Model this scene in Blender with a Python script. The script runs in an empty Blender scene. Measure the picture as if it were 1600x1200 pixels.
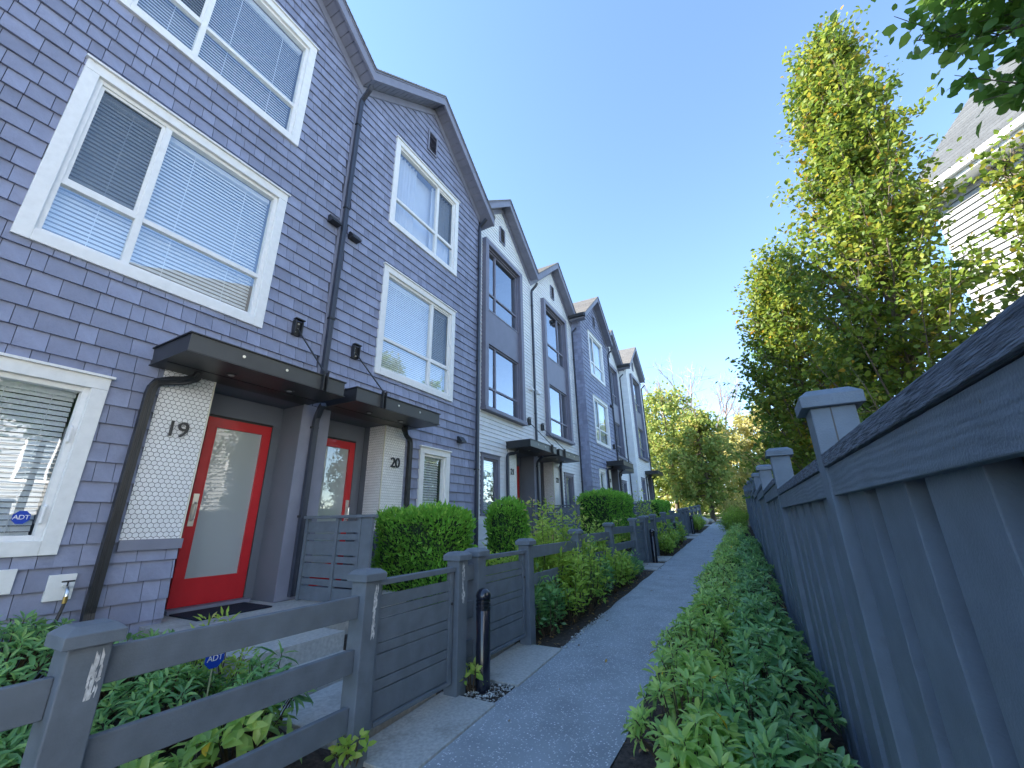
import bpy, math, random
import numpy as np
from mathutils import Vector, Matrix

random.seed(7)
RNG = np.random.default_rng(11)
scene = bpy.context.scene
COL = scene.collection

# ------------------------------------------------------------------ camera
CAM_H = 1.5
CR = np.array([[0.87429914, 0.16730416, 0.45564277],
               [0.48514055, -0.27126138, -0.83129773],
               [-0.01548128, 0.94785367, -0.31832962]])
FPX = 637.43
cam_data = bpy.data.cameras.new('camera')
cam = bpy.data.objects.new('camera', cam_data)
COL.objects.link(cam)
cam_data.sensor_width = 36.0
cam_data.lens = FPX / 1600 * 36
cam_data.clip_start = 0.05
cam_data.clip_end = 2000
cam.matrix_world = Matrix([[*CR[0], 0], [*CR[1], 0], [*CR[2], CAM_H], [0, 0, 0, 1]])
scene.camera = cam

# ------------------------------------------------------------------ sky, sun, exposure
SUN_EL = math.radians(35)
SUN_DIR = Vector((-0.90, -0.43, 0)).normalized()          # horizontal direction towards the sun
world = bpy.data.worlds.new('World')
scene.world = world
world.use_nodes = True
wn = world.node_tree
wn.nodes.clear()
sky = wn.nodes.new('ShaderNodeTexSky')
sky.sky_type = 'NISHITA'
sky.sun_disc = False
sky.sun_elevation = SUN_EL
sky.sun_rotation = math.atan2(SUN_DIR.x, SUN_DIR.y)
sky.altitude = 50
sky.air_density = 1.0
sky.dust_density = 0.0
sky.ozone_density = 3.0
bg = wn.nodes.new('ShaderNodeBackground')
bg.inputs['Strength'].default_value = 0.15
wo = wn.nodes.new('ShaderNodeOutputWorld')
wn.links.new(sky.outputs[0], bg.inputs[0])
wn.links.new(bg.outputs[0], wo.inputs[0])
sun_data = bpy.data.lights.new('sun', 'SUN')
sun_data.energy = 5.0
sun_data.angle = math.radians(0.5)
sun_data.color = (1.0, 0.93, 0.82)
sun = bpy.data.objects.new('sun', sun_data)
COL.objects.link(sun)
sv = Vector((SUN_DIR.x * math.cos(SUN_EL), SUN_DIR.y * math.cos(SUN_EL), math.sin(SUN_EL)))
sun.rotation_euler = (-sv).to_track_quat('-Z', 'Y').to_euler()
sun.location = (-20, -12, 30)
vs = scene.view_settings
vs.view_transform = 'Standard'
vs.look = 'None'
vs.exposure = 1.8
vs.gamma = 1.0
vs.use_curve_mapping = False
scene.cycles.max_bounces = 8
scene.cycles.diffuse_bounces = 4
scene.cycles.transparent_max_bounces = 12


def cproj(p):
    c = CR.T @ (np.array(p, float) - np.array([0, 0, CAM_H]))
    if c[2] > -0.05:
        return None
    return 800 + FPX * c[0] / -c[2], 600 - FPX * c[1] / -c[2], -c[2]


def gz(y):
    """height of the path: it climbs gently away from the camera"""
    y = min(max(y, -12), 46)
    return 0.042 * y - 0.0675


# ------------------------------------------------------------------ materials
def mat(name, col, rough=0.6, var=0.12, noise=None, nscale=8.0, bump=0.0, bscale=60.0, tone=0.0, spec=0.4,
        metallic=0.0, dirt=None, dscale=1.2, dcol=(0.5, 0.5, 0.5), coat=0.0, stretch=None):
    m = bpy.data.materials.new(name)
    m.use_nodes = True
    nt = m.node_tree
    b = nt.nodes['Principled BSDF']
    b.inputs['Roughness'].default_value = rough
    b.inputs['Specular IOR Level'].default_value = spec
    b.inputs['Metallic'].default_value = metallic
    b.inputs['Coat Weight'].default_value = coat
    N, L = nt.nodes.new, nt.links.new
    tc = N('ShaderNodeTexCoord')
    vec = tc.outputs['Object']
    if stretch:
        mp = N('ShaderNodeMapping')
        mp.inputs['Scale'].default_value = stretch
        L(vec, mp.inputs[0])
        vec = mp.outputs[0]
    nz = N('ShaderNodeTexNoise')
    nz.inputs['Scale'].default_value = nscale
    nz.inputs['Detail'].default_value = 5
    L(vec, nz.inputs['Vector'])
    mr = N('ShaderNodeMapRange')
    mr.inputs[1].default_value = 0.3
    mr.inputs[2].default_value = 0.7
    mr.inputs[3].default_value = 1 - var
    mr.inputs[4].default_value = 1 + var
    L(nz.outputs[0], mr.inputs[0])
    val = mr.outputs[0]
    if tone:
        at = N('ShaderNodeAttribute')
        at.attribute_name = 'tone'
        ma = N('ShaderNodeMath')
        ma.operation = 'MULTIPLY_ADD'
        L(at.outputs['Fac'], ma.inputs[0])
        ma.inputs[1].default_value = tone
        ma.inputs[2].default_value = 1 - tone * 0.5
        mm = N('ShaderNodeMath')
        mm.operation = 'MULTIPLY'
        L(ma.outputs[0], mm.inputs[0])
        L(val, mm.inputs[1])
        val = mm.outputs[0]
    rgb = N('ShaderNodeRGB')
    rgb.outputs[0].default_value = (*col, 1)
    vm = N('ShaderNodeVectorMath')
    vm.operation = 'SCALE'
    L(rgb.outputs[0], vm.inputs[0])
    L(val, vm.inputs['Scale'])
    out = vm.outputs[0]
    if dirt:
        dn = N('ShaderNodeTexNoise')
        dn.inputs['Scale'].default_value = dscale
        dn.inputs['Detail'].default_value = 8
        dn.inputs['Roughness'].default_value = 0.7
        L(vec, dn.inputs['Vector'])
        dr = N('ShaderNodeMapRange')
        dr.inputs[1].default_value = 0.52
        dr.inputs[2].default_value = 0.72
        dr.inputs[3].default_value = 0
        dr.inputs[4].default_value = dirt
        L(dn.outputs[0], dr.inputs[0])
        mx = N('ShaderNodeMix')
        mx.data_type = 'RGBA'
        L(dr.outputs[0], mx.inputs[0])
        L(out, mx.inputs[6])
        mx.inputs[7].default_value = (*dcol, 1)
        out = mx.outputs[2]
    L(out, b.inputs['Base Color'])
    if bump:
        bn = N('ShaderNodeTexNoise')
        bn.inputs['Scale'].default_value = bscale
        bn.inputs['Detail'].default_value = 4
        L(vec, bn.inputs['Vector'])
        bp = N('ShaderNodeBump')
        bp.inputs['Strength'].default_value = bump
        bp.inputs['Distance'].default_value = 0.01
        L(bn.outputs[0], bp.inputs['Height'])
        L(bp.outputs[0], b.inputs['Normal'])
    return m


def leaf_mat(name, cols, trans=0.3, rough=0.45, spec=0.35):
    """leaf colours ramped by the per-leaf 'tone' value"""
    m = bpy.data.materials.new(name)
    m.use_nodes = True
    nt = m.node_tree
    b = nt.nodes['Principled BSDF']
    N, L = nt.nodes.new, nt.links.new
    at = N('ShaderNodeAttribute')
    at.attribute_name = 'tone'
    rp = N('ShaderNodeValToRGB')
    el = rp.color_ramp.elements
    while len(el) < len(cols):
        el.new(0.5)
    for e, (p, c) in zip(el, cols):
        e.position = p
        e.color = (*c, 1)
    L(at.outputs['Fac'], rp.inputs[0])
    L(rp.outputs[0], b.inputs['Base Color'])
    b.inputs['Roughness'].default_value = rough
    b.inputs['Specular IOR Level'].default_value = spec
    tr = N('ShaderNodeBsdfTranslucent')
    hs = N('ShaderNodeHueSaturation')
    hs.inputs['Value'].default_value = 1.6
    hs.inputs['Hue'].default_value = 0.485
    L(rp.outputs[0], hs.inputs['Color'])
    L(hs.outputs[0], tr.inputs[0])
    mx = N('ShaderNodeMixShader')
    mx.inputs[0].default_value = trans
    L(b.outputs[0], mx.inputs[1])
    L(tr.outputs[0], mx.inputs[2])
    L(mx.outputs[0], nt.nodes['Material Output'].inputs[0])
    return m


def glass_mat(name, refl=0.16, tint=(0.75, 0.85, 0.85), mult=1.9):
    m = bpy.data.materials.new(name)
    m.use_nodes = True
    nt = m.node_tree
    nt.nodes.remove(nt.nodes['Principled BSDF'])
    N, L = nt.nodes.new, nt.links.new
    # thin-pane reflectance, the same from both sides (Schlick)
    ge = N('ShaderNodeNewGeometry')
    dt = N('ShaderNodeVectorMath')
    dt.operation = 'DOT_PRODUCT'
    L(ge.outputs['Incoming'], dt.inputs[0])
    L(ge.outputs['Normal'], dt.inputs[1])
    ab = N('ShaderNodeMath')
    ab.operation = 'ABSOLUTE'
    L(dt.outputs['Value'], ab.inputs[0])
    su = N('ShaderNodeMath')
    su.operation = 'SUBTRACT'
    su.inputs[0].default_value = 1.0
    L(ab.outputs[0], su.inputs[1])
    pw = N('ShaderNodeMath')
    pw.operation = 'POWER'
    L(su.outputs[0], pw.inputs[0])
    pw.inputs[1].default_value = 4.0
    ma = N('ShaderNodeMath')
    ma.operation = 'MULTIPLY_ADD'
    ma.use_clamp = True
    L(pw.outputs[0], ma.inputs[0])
    ma.inputs[1].default_value = mult
    ma.inputs[2].default_value = refl
    tr = N('ShaderNodeBsdfTransparent')
    tr.inputs[0].default_value = (*tint, 1)
    gl = N('ShaderNodeBsdfGlossy')
    gl.inputs['Roughness'].default_value = 0.0
    gl.inputs['Color'].default_value = (0.95, 0.97, 1, 1)
    # panes are never perfectly flat
    tc = N('ShaderNodeTexCoord')
    nz = N('ShaderNodeTexNoise')
    nz.inputs['Scale'].default_value = 1.6
    L(tc.outputs['Object'], nz.inputs['Vector'])
    bp = N('ShaderNodeBump')
    bp.inputs['Strength'].default_value = 0.03
    bp.inputs['Distance'].default_value = 0.05
    L(nz.outputs[0], bp.inputs['Height'])
    L(bp.outputs[0], gl.inputs['Normal'])
    mx = N('ShaderNodeMixShader')
    L(ma.outputs[0], mx.inputs[0])
    L(tr.outputs[0], mx.inputs[1])
    L(gl.outputs[0], mx.inputs[2])
    L(mx.outputs[0], nt.nodes['Material Output'].inputs[0])
    return m


M = {}
M['shingle'] = mat('shingle_paint', (0.27, 0.295, 0.41), 0.62, 0.10, nscale=7, bump=0.3, bscale=40, tone=0.32, dirt=0.7,
                   dscale=1.9, dcol=(0.185, 0.19, 0.25))
M['wall_dark'] = mat('wall_paper', (0.03, 0.03, 0.045), 0.9)
M['trim'] = mat('grey_trim_paint', (0.23, 0.24, 0.305), 0.55, 0.08, nscale=5, bump=0.1)
M['alcove'] = mat('alcove_paint', (0.165, 0.18, 0.215), 0.6, 0.06, nscale=3)
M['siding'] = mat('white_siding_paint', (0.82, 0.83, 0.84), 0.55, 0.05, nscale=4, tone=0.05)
M['white'] = mat('white_vinyl', (0.84, 0.84, 0.83), 0.4, 0.04, nscale=14, dirt=0.25, dscale=9, dcol=(0.62, 0.62, 0.60))
M['bay'] = mat('slate_bay_paint', (0.21, 0.21, 0.27), 0.5, 0.06, nscale=3)
M['black'] = mat('black_metal', (0.028, 0.029, 0.032), 0.38, 0.15, nscale=5, spec=0.5)
M['charcoal'] = mat('charcoal_metal', (0.06, 0.062, 0.064), 0.36, 0.12, nscale=3, spec=0.5)
M['pipe'] = mat('blue_black_pipe', (0.045, 0.052, 0.075), 0.4, 0.1, nscale=4, spec=0.5)
M['steel'] = mat('brushed_steel', (0.75, 0.74, 0.70), 0.3, 0.05, metallic=1.0)
M['brass'] = mat('brass', (0.55, 0.38, 0.14), 0.35, 0.1, metallic=1.0)
M['red'] = mat('red_door_paint', (0.60, 0.022, 0.03), 0.4, 0.06, nscale=6, coat=0.2)
M['tile'] = mat('white_tile', (0.84, 0.84, 0.85), 0.28, 0.03, tone=0.08, spec=0.5)
M['grout'] = mat('grey_grout', (0.07, 0.075, 0.09), 0.9, 0.1)
M['roof'] = mat('asphalt_roof', (0.165, 0.158, 0.15), 0.9, 0.28, nscale=24, bump=0.4, bscale=90, tone=0.25)
M['concrete'] = mat('concrete', (0.50, 0.49, 0.46), 0.85, 0.16, nscale=30, bump=0.3, bscale=160, dirt=0.7, dscale=1.1,
                    dcol=(0.24, 0.22, 0.19))
M['soil'] = mat('dark_mulch', (0.06, 0.045, 0.036), 0.95, 0.5, nscale=30, bump=1.0, bscale=55)
M['mat'] = mat('navy_doormat', (0.012, 0.016, 0.03), 0.95, 0.2, nscale=80, bump=0.6, bscale=300)
M['blind'] = mat('white_blind', (0.9, 0.91, 0.92), 0.5, 0.02)
M['curtain'] = mat('pale_curtain', (0.74, 0.76, 0.82), 0.8, 0.05, nscale=3)
M['room'] = mat('dim_room', (0.12, 0.13, 0.15), 0.9, 0.1)
def screen_mat():
    m = mat('insect_screen', (0.05, 0.06, 0.07), 0.8)
    nt = m.node_tree
    tr = nt.nodes.new('ShaderNodeBsdfTransparent')
    mx = nt.nodes.new('ShaderNodeMixShader')
    mx.inputs[0].default_value = 0.42
    nt.links.new(tr.outputs[0], mx.inputs[1])
    nt.links.new(nt.nodes['Principled BSDF'].outputs[0], mx.inputs[2])
    nt.links.new(mx.outputs[0], nt.nodes['Material Output'].inputs[0])
    return m


M['screenmesh'] = screen_mat()
M['blue'] = mat('blue_sign', (0.01, 0.06, 0.45), 0.4, 0.03)
M['text_white'] = mat('white_print', (0.85, 0.85, 0.85), 0.5, 0.02)
M['bollard'] = mat('navy_black_enamel', (0.012, 0.014, 0.026), 0.22, 0.1, spec=0.6, coat=0.4)
M['bark'] = mat('grey_brown_bark', (0.16, 0.13, 0.10), 0.9, 0.3, nscale=20, bump=0.6)
M['bark_bare'] = mat('pale_bare_bark', (0.32, 0.25, 0.22), 0.9, 0.2, nscale=10)
M['rock'] = mat('pale_boulder', (0.42, 0.41, 0.38), 0.9, 0.25, nscale=6, bump=0.6, bscale=14)
M['frost'] = None
M['glass'] = glass_mat('window_glass', 0.26, (0.92, 0.96, 0.97), 0.72)
M['glass_bay'] = glass_mat('bay_glass', 0.34, (0.85, 0.92, 0.92), 0.66)
M['glass_low'] = glass_mat('clear_glass', 0.05, (0.85, 0.9, 0.9), 1.3)
M['lamp'] = mat('lamp_lens', (0.5, 0.5, 0.48), 0.3)


def frost_mat():
    m = mat('frosted_glass', (0.42, 0.47, 0.49), 0.35, 0.04, nscale=1.2)
    nt = m.node_tree
    N, L = nt.nodes.new, nt.links.new
    b = nt.nodes['Principled BSDF']
    gl = N('ShaderNodeBsdfGlossy')
    gl.inputs['Roughness'].default_value = 0.012
    fr = N('ShaderNodeFresnel')
    fr.inputs[0].default_value = 1.5
    ma = N('ShaderNodeMath')
    ma.operation = 'MULTIPLY_ADD'
    L(fr.outputs[0], ma.inputs[0])
    ma.inputs[1].default_value = 1.5
    ma.inputs[2].default_value = 0.08
    mx = N('ShaderNodeMixShader')
    L(ma.outputs[0], mx.inputs[0])
    L(b.outputs[0], mx.inputs[1])
    L(gl.outputs[0], mx.inputs[2])
    L(mx.outputs[0], nt.nodes['Material Output'].inputs[0])
    return m


M['frost'] = frost_mat()


def asphalt_mat():
    m = mat('asphalt_path', (0.35, 0.375, 0.395), 0.9, 0.14, nscale=3, bump=0.7, bscale=220, dirt=0.6, dscale=0.55,
            dcol=(0.25, 0.27, 0.285))
    nt = m.node_tree
    N, L = nt.nodes.new, nt.links.new
    b = nt.nodes['Principled BSDF']
    src = b.inputs['Base Color'].links[0].from_socket
    tc = N('ShaderNodeTexCoord')
    vo = N('ShaderNodeTexVoronoi')
    vo.inputs['Scale'].default_value = 70
    L(tc.outputs['Object'], vo.inputs['Vector'])
    sep = N('ShaderNodeSeparateColor')
    L(vo.outputs['Color'], sep.inputs[0])
    r1 = N('ShaderNodeMapRange')
    r1.inputs[1].default_value = 0.62
    r1.inputs[2].default_value = 1.0
    L(sep.outputs[0], r1.inputs[0])
    r2 = N('ShaderNodeMapRange')
    r2.inputs[1].default_value = 0.5
    r2.inputs[2].default_value = 0.25
    L(vo.outputs['Distance'], r2.inputs[0])
    mu = N('ShaderNodeMath')
    mu.operation = 'MULTIPLY'
    L(r1.outputs[0], mu.inputs[0])
    L(r2.outputs[0], mu.inputs[1])
    mx = N('ShaderNodeMix')
    mx.data_type = 'RGBA'
    L(mu.outputs[0], mx.inputs[0])
    L(src, mx.inputs[6])
    mx.inputs[7].default_value = (0.95, 0.95, 0.95, 1)
    L(mx.outputs[2], b.inputs['Base Color'])
    return m


M['asphalt'] = asphalt_mat()


def wood_mat(name, col, grain=0.5, wave=0.3):
    """painted sawn timber: fine grain relief, scuffs where the paint has worn"""
    m = mat(name, col, 0.6, 0.14, nscale=7, dirt=0.5, dscale=3.4, dcol=tuple(c * 0.66 for c in col))
    nt = m.node_tree
    N, L = nt.nodes.new, nt.links.new
    b = nt.nodes['Principled BSDF']
    tc = N('ShaderNodeTexCoord')
    at = N('ShaderNodeAttribute')
    at.attribute_name = 'grain'
    wv = N('ShaderNodeTexWave')
    wv.wave_type = 'RINGS'
    wv.inputs['Scale'].default_value = 18
    wv.inputs['Distortion'].default_value = 9
    wv.inputs['Detail'].default_value = 3
    wv.inputs['Detail Scale'].default_value = 0.7
    mp = N('ShaderNodeMapping')
    mp.inputs['Scale'].default_value = (1.0, 0.16, 0.9)
    L(tc.outputs['Object'], mp.inputs[0])
    L(mp.outputs[0], wv.inputs['Vector'])
    nz = N('ShaderNodeTexNoise')
    nz.inputs['Scale'].default_value = 160
    nz.inputs['Detail'].default_value = 6
    L(tc.outputs['Object'], nz.inputs['Vector'])
    ad = N('ShaderNodeMath')
    ad.operation = 'MULTIPLY_ADD'
    L(wv.outputs['Fac'], ad.inputs[0])
    ad.inputs[1].default_value = wave
    L(nz.outputs[0], ad.inputs[2])
    bp = N('ShaderNodeBump')
    bp.inputs['Strength'].default_value = grain
    bp.inputs['Distance'].default_value = 0.004
    L(ad.outputs[0], bp.inputs['Height'])
    L(bp.outputs[0], b.inputs['Normal'])
    return m


M['fence'] = wood_mat('slate_fence_paint', (0.15, 0.175, 0.205), 0.2, 0.15)
M['fence_r'] = wood_mat('slate_board_paint', (0.14, 0.185, 0.245), 0.45, 0.0)
M['fence_f'] = wood_mat('slate_fascia_paint', (0.14, 0.185, 0.245), 0.5, 0.4)
M['fence_cap'] = mat('weathered_cap_timber', (0.12, 0.15, 0.20), 0.8, 0.5, nscale=16, bump=1.0, bscale=26,
                     stretch=(9, 0.8, 9))
M['scuff'] = mat('white_scuffs', (0.62, 0.62, 0.62), 0.8, 0.3, nscale=40)


# ------------------------------------------------------------------ object helpers
def link(o):
    COL.objects.link(o)
    return o


def tag(o, label=None, cat=None, group=None, kind=None):
    if label:
        o['label'] = label
    if cat:
        o['category'] = cat
    if group:
        o['group'] = group
    if kind:
        o['kind'] = kind
    return o


def empty(name, loc, label, cat, group=None):
    o = bpy.data.objects.new(name, None)
    o.empty_display_size = 0.2
    o.location = loc
    link(o)
    return tag(o, label, cat, group)


def wloc(o):
    v = Vector((0, 0, 0))
    while o is not None:
        v += o.location
        o = o.parent
    return v


def mesh_np(name, V, F, tone=None, smooth=False):
    """V (n,3); F list of (m,k) index arrays; tone = per-face values"""
    me = bpy.data.meshes.new(name)
    V = np.asarray(V, np.float32)
    me.vertices.add(len(V))
    me.vertices.foreach_set('co', V.ravel())
    F = [np.asarray(f, np.int32) for f in F if len(f)]
    nl = sum(f.size for f in F)
    npoly = sum(len(f) for f in F)
    me.loops.add(nl)
    me.polygons.add(npoly)
    me.loops.foreach_set('vertex_index', np.concatenate([f.ravel() for f in F]))
    tot = np.concatenate([np.full(len(f), f.shape[1], np.int32) for f in F])
    st = np.concatenate([[0], np.cumsum(tot)[:-1]]).astype(np.int32)
    me.polygons.foreach_set('loop_start', st)
    me.polygons.foreach_set('loop_total', tot)
    if smooth:
        me.polygons.foreach_set('use_smooth', np.ones(npoly, bool))
    if tone is not None:
        a = me.attributes.new('tone', 'FLOAT', 'FACE')
        a.data.foreach_set('value', np.asarray(tone, np.float32))
    me.update(calc_edges=True)
    return me


def obj(name, me, material, parent=None, loc=None):
    o = bpy.data.objects.new(name, me)
    if material and not me.materials:
        me.materials.append(material)
    o.parent = parent
    if loc is not None:
        o.location = loc
    return link(o)


class MB:
    """collects shapes in world coordinates and links them as one mesh object"""

    def __init__(s):
        s.v, s.f, s.t, s.cur = [], [], [], 0.5

    def poly(s, pts):
        n = len(s.v)
        s.v += [tuple(p) for p in pts]
        s.f.append(tuple(range(n, n + len(pts))))
        s.t.append(s.cur)

    def faces(s, pts, fs):
        n = len(s.v)
        s.v += [tuple(p) for p in pts]
        for f in fs:
            s.f.append(tuple(n + i for i in f))
            s.t.append(s.cur)

    def box(s, x0, x1, y0, y1, z0, z1):
        x0, x1 = min(x0, x1), max(x0, x1)
        y0, y1 = min(y0, y1), max(y0, y1)
        p = [(x0, y0, z0), (x1, y0, z0), (x1, y1, z0), (x0, y1, z0), (x0, y0, z1), (x1, y0, z1), (x1, y1, z1), (x0, y1, z1)]
        s.faces(p, [(0, 3, 2, 1), (4, 5, 6, 7), (0, 1, 5, 4), (1, 2, 6, 5), (2, 3, 7, 6), (3, 0, 4, 7)])

    def prism(s, pts, off):
        """flat polygon pts extruded by vector off"""
        n = len(pts)
        q = [tuple(np.add(p, off)) for p in pts]
        fs = [tuple(range(n)), tuple(range(2 * n - 1, n - 1, -1))]
        fs += [(i, i + n, (i + 1) % n + n, (i + 1) % n) for i in range(n)]
        s.faces(list(pts) + q, fs)

    def tube(s, pts, rad, n=8, caps=True):
        pts = [np.array(p, float) for p in pts]
        if not hasattr(rad, '__len__'):
            rad = [rad] * len(pts)
        rings = []
        ref = np.array([0.3, 0.2, 1.0])
        for i, p in enumerate(pts):
            d = pts[min(i + 1, len(pts) - 1)] - pts[max(i - 1, 0)]
            d = d / (np.linalg.norm(d) + 1e-9)
            a = np.cross(d, ref)
            if np.linalg.norm(a) < 1e-3:
                a = np.cross(d, (1, 0, 0))
            a /= np.linalg.norm(a)
            b = np.cross(d, a)
            rings.append([p + rad[i] * (math.cos(2 * math.pi * k / n) * a + math.sin(2 * math.pi * k / n) * b) for k in range(n)])
        V = [q for r in rings for q in r]
        fs = []
        for i in range(len(pts) - 1):
            for k in range(n):
                fs.append((i * n + k, i * n + (k + 1) % n, (i + 1) * n + (k + 1) % n, (i + 1) * n + k))
        if caps:
            fs.append(tuple(range(n)))
            fs.append(tuple(range((len(pts) - 1) * n, len(pts) * n)))
        s.faces(V, fs)

    def lathe(s, c, prof, n=20):
        V, fs = [], []
        for r, z in prof:
            for k in range(n):
                V.append((c[0] + r * math.cos(2 * math.pi * k / n), c[1] + r * math.sin(2 * math.pi * k / n), c[2] + z))
        for i in range(len(prof) - 1):
            for k in range(n):
                fs.append((i * n + k, i * n + (k + 1) % n, (i + 1) * n + (k + 1) % n, (i + 1) * n + k))
        fs.append(tuple(range(n - 1, -1, -1)))
        fs.append(tuple(range((len(prof) - 1) * n, len(prof) * n)))
        s.faces(V, fs)

    def build(s, name, material, parent=None, smooth=False, bevel=0.0):
        L = wloc(parent)
        me = bpy.data.meshes.new(name)
        me.from_pydata([(p[0] - L.x, p[1] - L.y, p[2] - L.z) for p in s.v], [], s.f)
        a = me.attributes.new('tone', 'FLOAT', 'FACE')
        a.data.foreach_set('value', np.array(s.t, np.float32))
        if smooth:
            me.polygons.foreach_set('use_smooth', np.ones(len(me.polygons), bool))
        me.update()
        o = obj(name, me, material, parent)
        if smooth:
            md = o.modifiers.new('es', 'EDGE_SPLIT')
            md.split_angle = math.radians(40)
        if bevel:
            md = o.modifiers.new('bv', 'BEVEL')
            md.width = bevel
            md.segments = 2
            md.limit_method = 'ANGLE'
        return o


def one(name, material, parent, fn, **kw):
    b = MB()
    fn(b)
    return b.build(name, material, parent, **kw)


def box(name, material, parent, x0, x1, y0, y1, z0, z1, **kw):
    b = MB()
    b.box(x0, x1, y0, y1, z0, z1)
    return b.build(name, material, parent, **kw)


def clip(poly, a, b, c):
    """keep a*u+b*v<=c"""
    out = []
    for i in range(len(poly)):
        p, q = poly[i], poly[(i + 1) % len(poly)]
        dp, dq = a * p[0] + b * p[1] - c, a * q[0] + b * q[1] - c
        if dp <= 0:
            out.append(p)
        if dp * dq < 0:
            t = dp / (dp - dq)
            out.append((p[0] + t * (q[0] - p[0]), p[1] + t * (q[1] - p[1])))
    return out


def subtract(rects, hole):
    out = []
    h0, h1, k0, k1 = hole
    for (a, b, c, d) in rects:
        if b <= h0 or a >= h1 or d <= k0 or c >= k1:
            out.append((a, b, c, d))
            continue
        if a < h0:
            out.append((a, h0, c, d))
        if b > h1:
            out.append((h1, b, c, d))
        m0, m1 = max(a, h0), min(b, h1)
        if c < k0:
            out.append((m0, m1, c, k0))
        if d > k1:
            out.append((m0, m1, k1, d))
    return [r for r in out if r[1] - r[0] > 0.012 and r[3] - r[2] > 0.012]


def text_mesh(txt, size, extrude, name):
    cu = bpy.data.curves.new(name + '_c', 'FONT')
    cu.body = txt
    cu.size = size
    cu.extrude = extrude
    cu.align_x = 'CENTER'
    cu.align_y = 'CENTER'
    cu.space_character = 0.9
    t = bpy.data.objects.new(name + '_t', cu)
    COL.objects.link(t)
    dg = bpy.context.evaluated_depsgraph_get()
    me = bpy.data.meshes.new_from_object(t.evaluated_get(dg))
    me.name = name
    bpy.data.objects.remove(t)
    return me


# ================================================================== SETTING: ground, path
def strip(name, material, xs, ys, zoff, kind='structure', jx=0.0):
    V, F = [], []
    for y in ys:
        for i, x in enumerate(xs):
            e = (RNG.random() - 0.5) * jx if (i in (0, len(xs) - 1)) else 0
            V.append((x + e, y, gz(y) + zoff))
    n = len(xs)
    for j in range(len(ys) - 1):
        for i in range(n - 1):
            F.append((j * n + i, j * n + i + 1, (j + 1) * n + i + 1, (j + 1) * n + i))
    me = mesh_np(name, V, [F])
    o = obj(name, me, material)
    return tag(o, kind=kind)


M['ground'] = mat('dark_earth', (0.07, 0.062, 0.045), 0.95, 0.4, nscale=3, bump=0.6, bscale=20)
strip('ground', M['ground'], [-400, -60, -14, -2.48, 0.4, 14, 60, 400], [-400, -60, -12, 0, 10, 20, 30, 40, 46, 60, 120, 400], -0.03)
strip('path', M['asphalt'], [-2.1, -1.6, -1.0], np.arange(-4, 47, 0.35), 0.0, jx=0.03)
strip('planting_bed', M['soil'], [-1.0, -0.3, 0.42], np.arange(-4, 47, 1.0), -0.006)
strip('verge_soil', M['soil'], [-2.52, -2.3, -2.1], np.arange(-4, 40, 1.0), -0.006)

# ================================================================== TOWNHOUSES
UW = 4.088            # unit width
PITCH = 0.833
APEX = 11.15
EXPO = 0.178
OVER = 0.36


class Unit:
    def __init__(s, num, yp, d, xp, dz, style, root):
        s.num, s.yp, s.d, s.xp, s.dz, s.style, s.root = num, yp, d, xp, dz, style, root

    def P(s, x, u, z):
        return (s.xp + x, s.yp + s.d * u, z + s.dz)

    def bx(s, mb, x0, x1, u0, u1, z0, z1):
        mb.box(s.xp + x0, s.xp + x1, s.yp + s.d * u0, s.yp + s.d * u1, z0 + s.dz, z1 + s.dz)

    def box(s, name, m, parent, x0, x1, u0, u1, z0, z1, **kw):
        b = MB()
        s.bx(b, x0, x1, u0, u1, z0, z1)
        return b.build(name, m, parent, **kw)


def wall_top(u):
    return APEX - PITCH * abs(u - UW / 2)


def wall_pieces(U, holes, expo, shingled):
    """cladding pieces as (u,z) polygons"""
    res = []
    z = 0.30
    k = 0
    while z < APEX:
        z1 = z + expo
        u = -random.random() * 0.2
        while u < UW:
            w = random.choice([0.11, 0.14, 0.17, 0.2, 0.23, 0.26]) if shingled else UW + 1
            a, b = max(u, 0.075) + 0.0026, min(u + w, UW) - 0.0026
            u += w
            if b - a < 0.03:
                continue
            rects = [(a, b, z + 0.0, z1)]
            for h in holes:
                rects = subtract(rects, h)
            for r in rects:
                poly = [(r[0], r[2]), (r[1], r[2]), (r[1], r[3]), (r[0], r[3])]
                full = (r == (a, b, z, z1))
                if wall_top(r[0]) < r[3] or wall_top(r[1]) < r[3]:
                    full = False
                    poly = clip(poly, -PITCH, 1, APEX - PITCH * UW / 2)
                    poly = clip(poly, PITCH, 1, APEX + PITCH * UW / 2)
                    if len(poly) < 3:
                        continue
                res.append((poly, z, full and shingled))
        z += expo
        k += 1
    return res


def piece_pts(U, poly, z0, expo, back, thick):
    F, B = [], []
    for (u, z) in poly:
        t = (z - z0) / expo
        F.append(U.P(back + thick * (1 - t) + 0.004, u, z))
        B.append(U.P(back - 0.004, u, z))
    return F, B


def add_piece(mb, F, B):
    n = len(F)
    mb.faces(F + B, [tuple(range(n))] + [(i, (i + 1) % n, (i + 1) % n + n, i + n) for i in range(n)])


SHARED = {}


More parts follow.
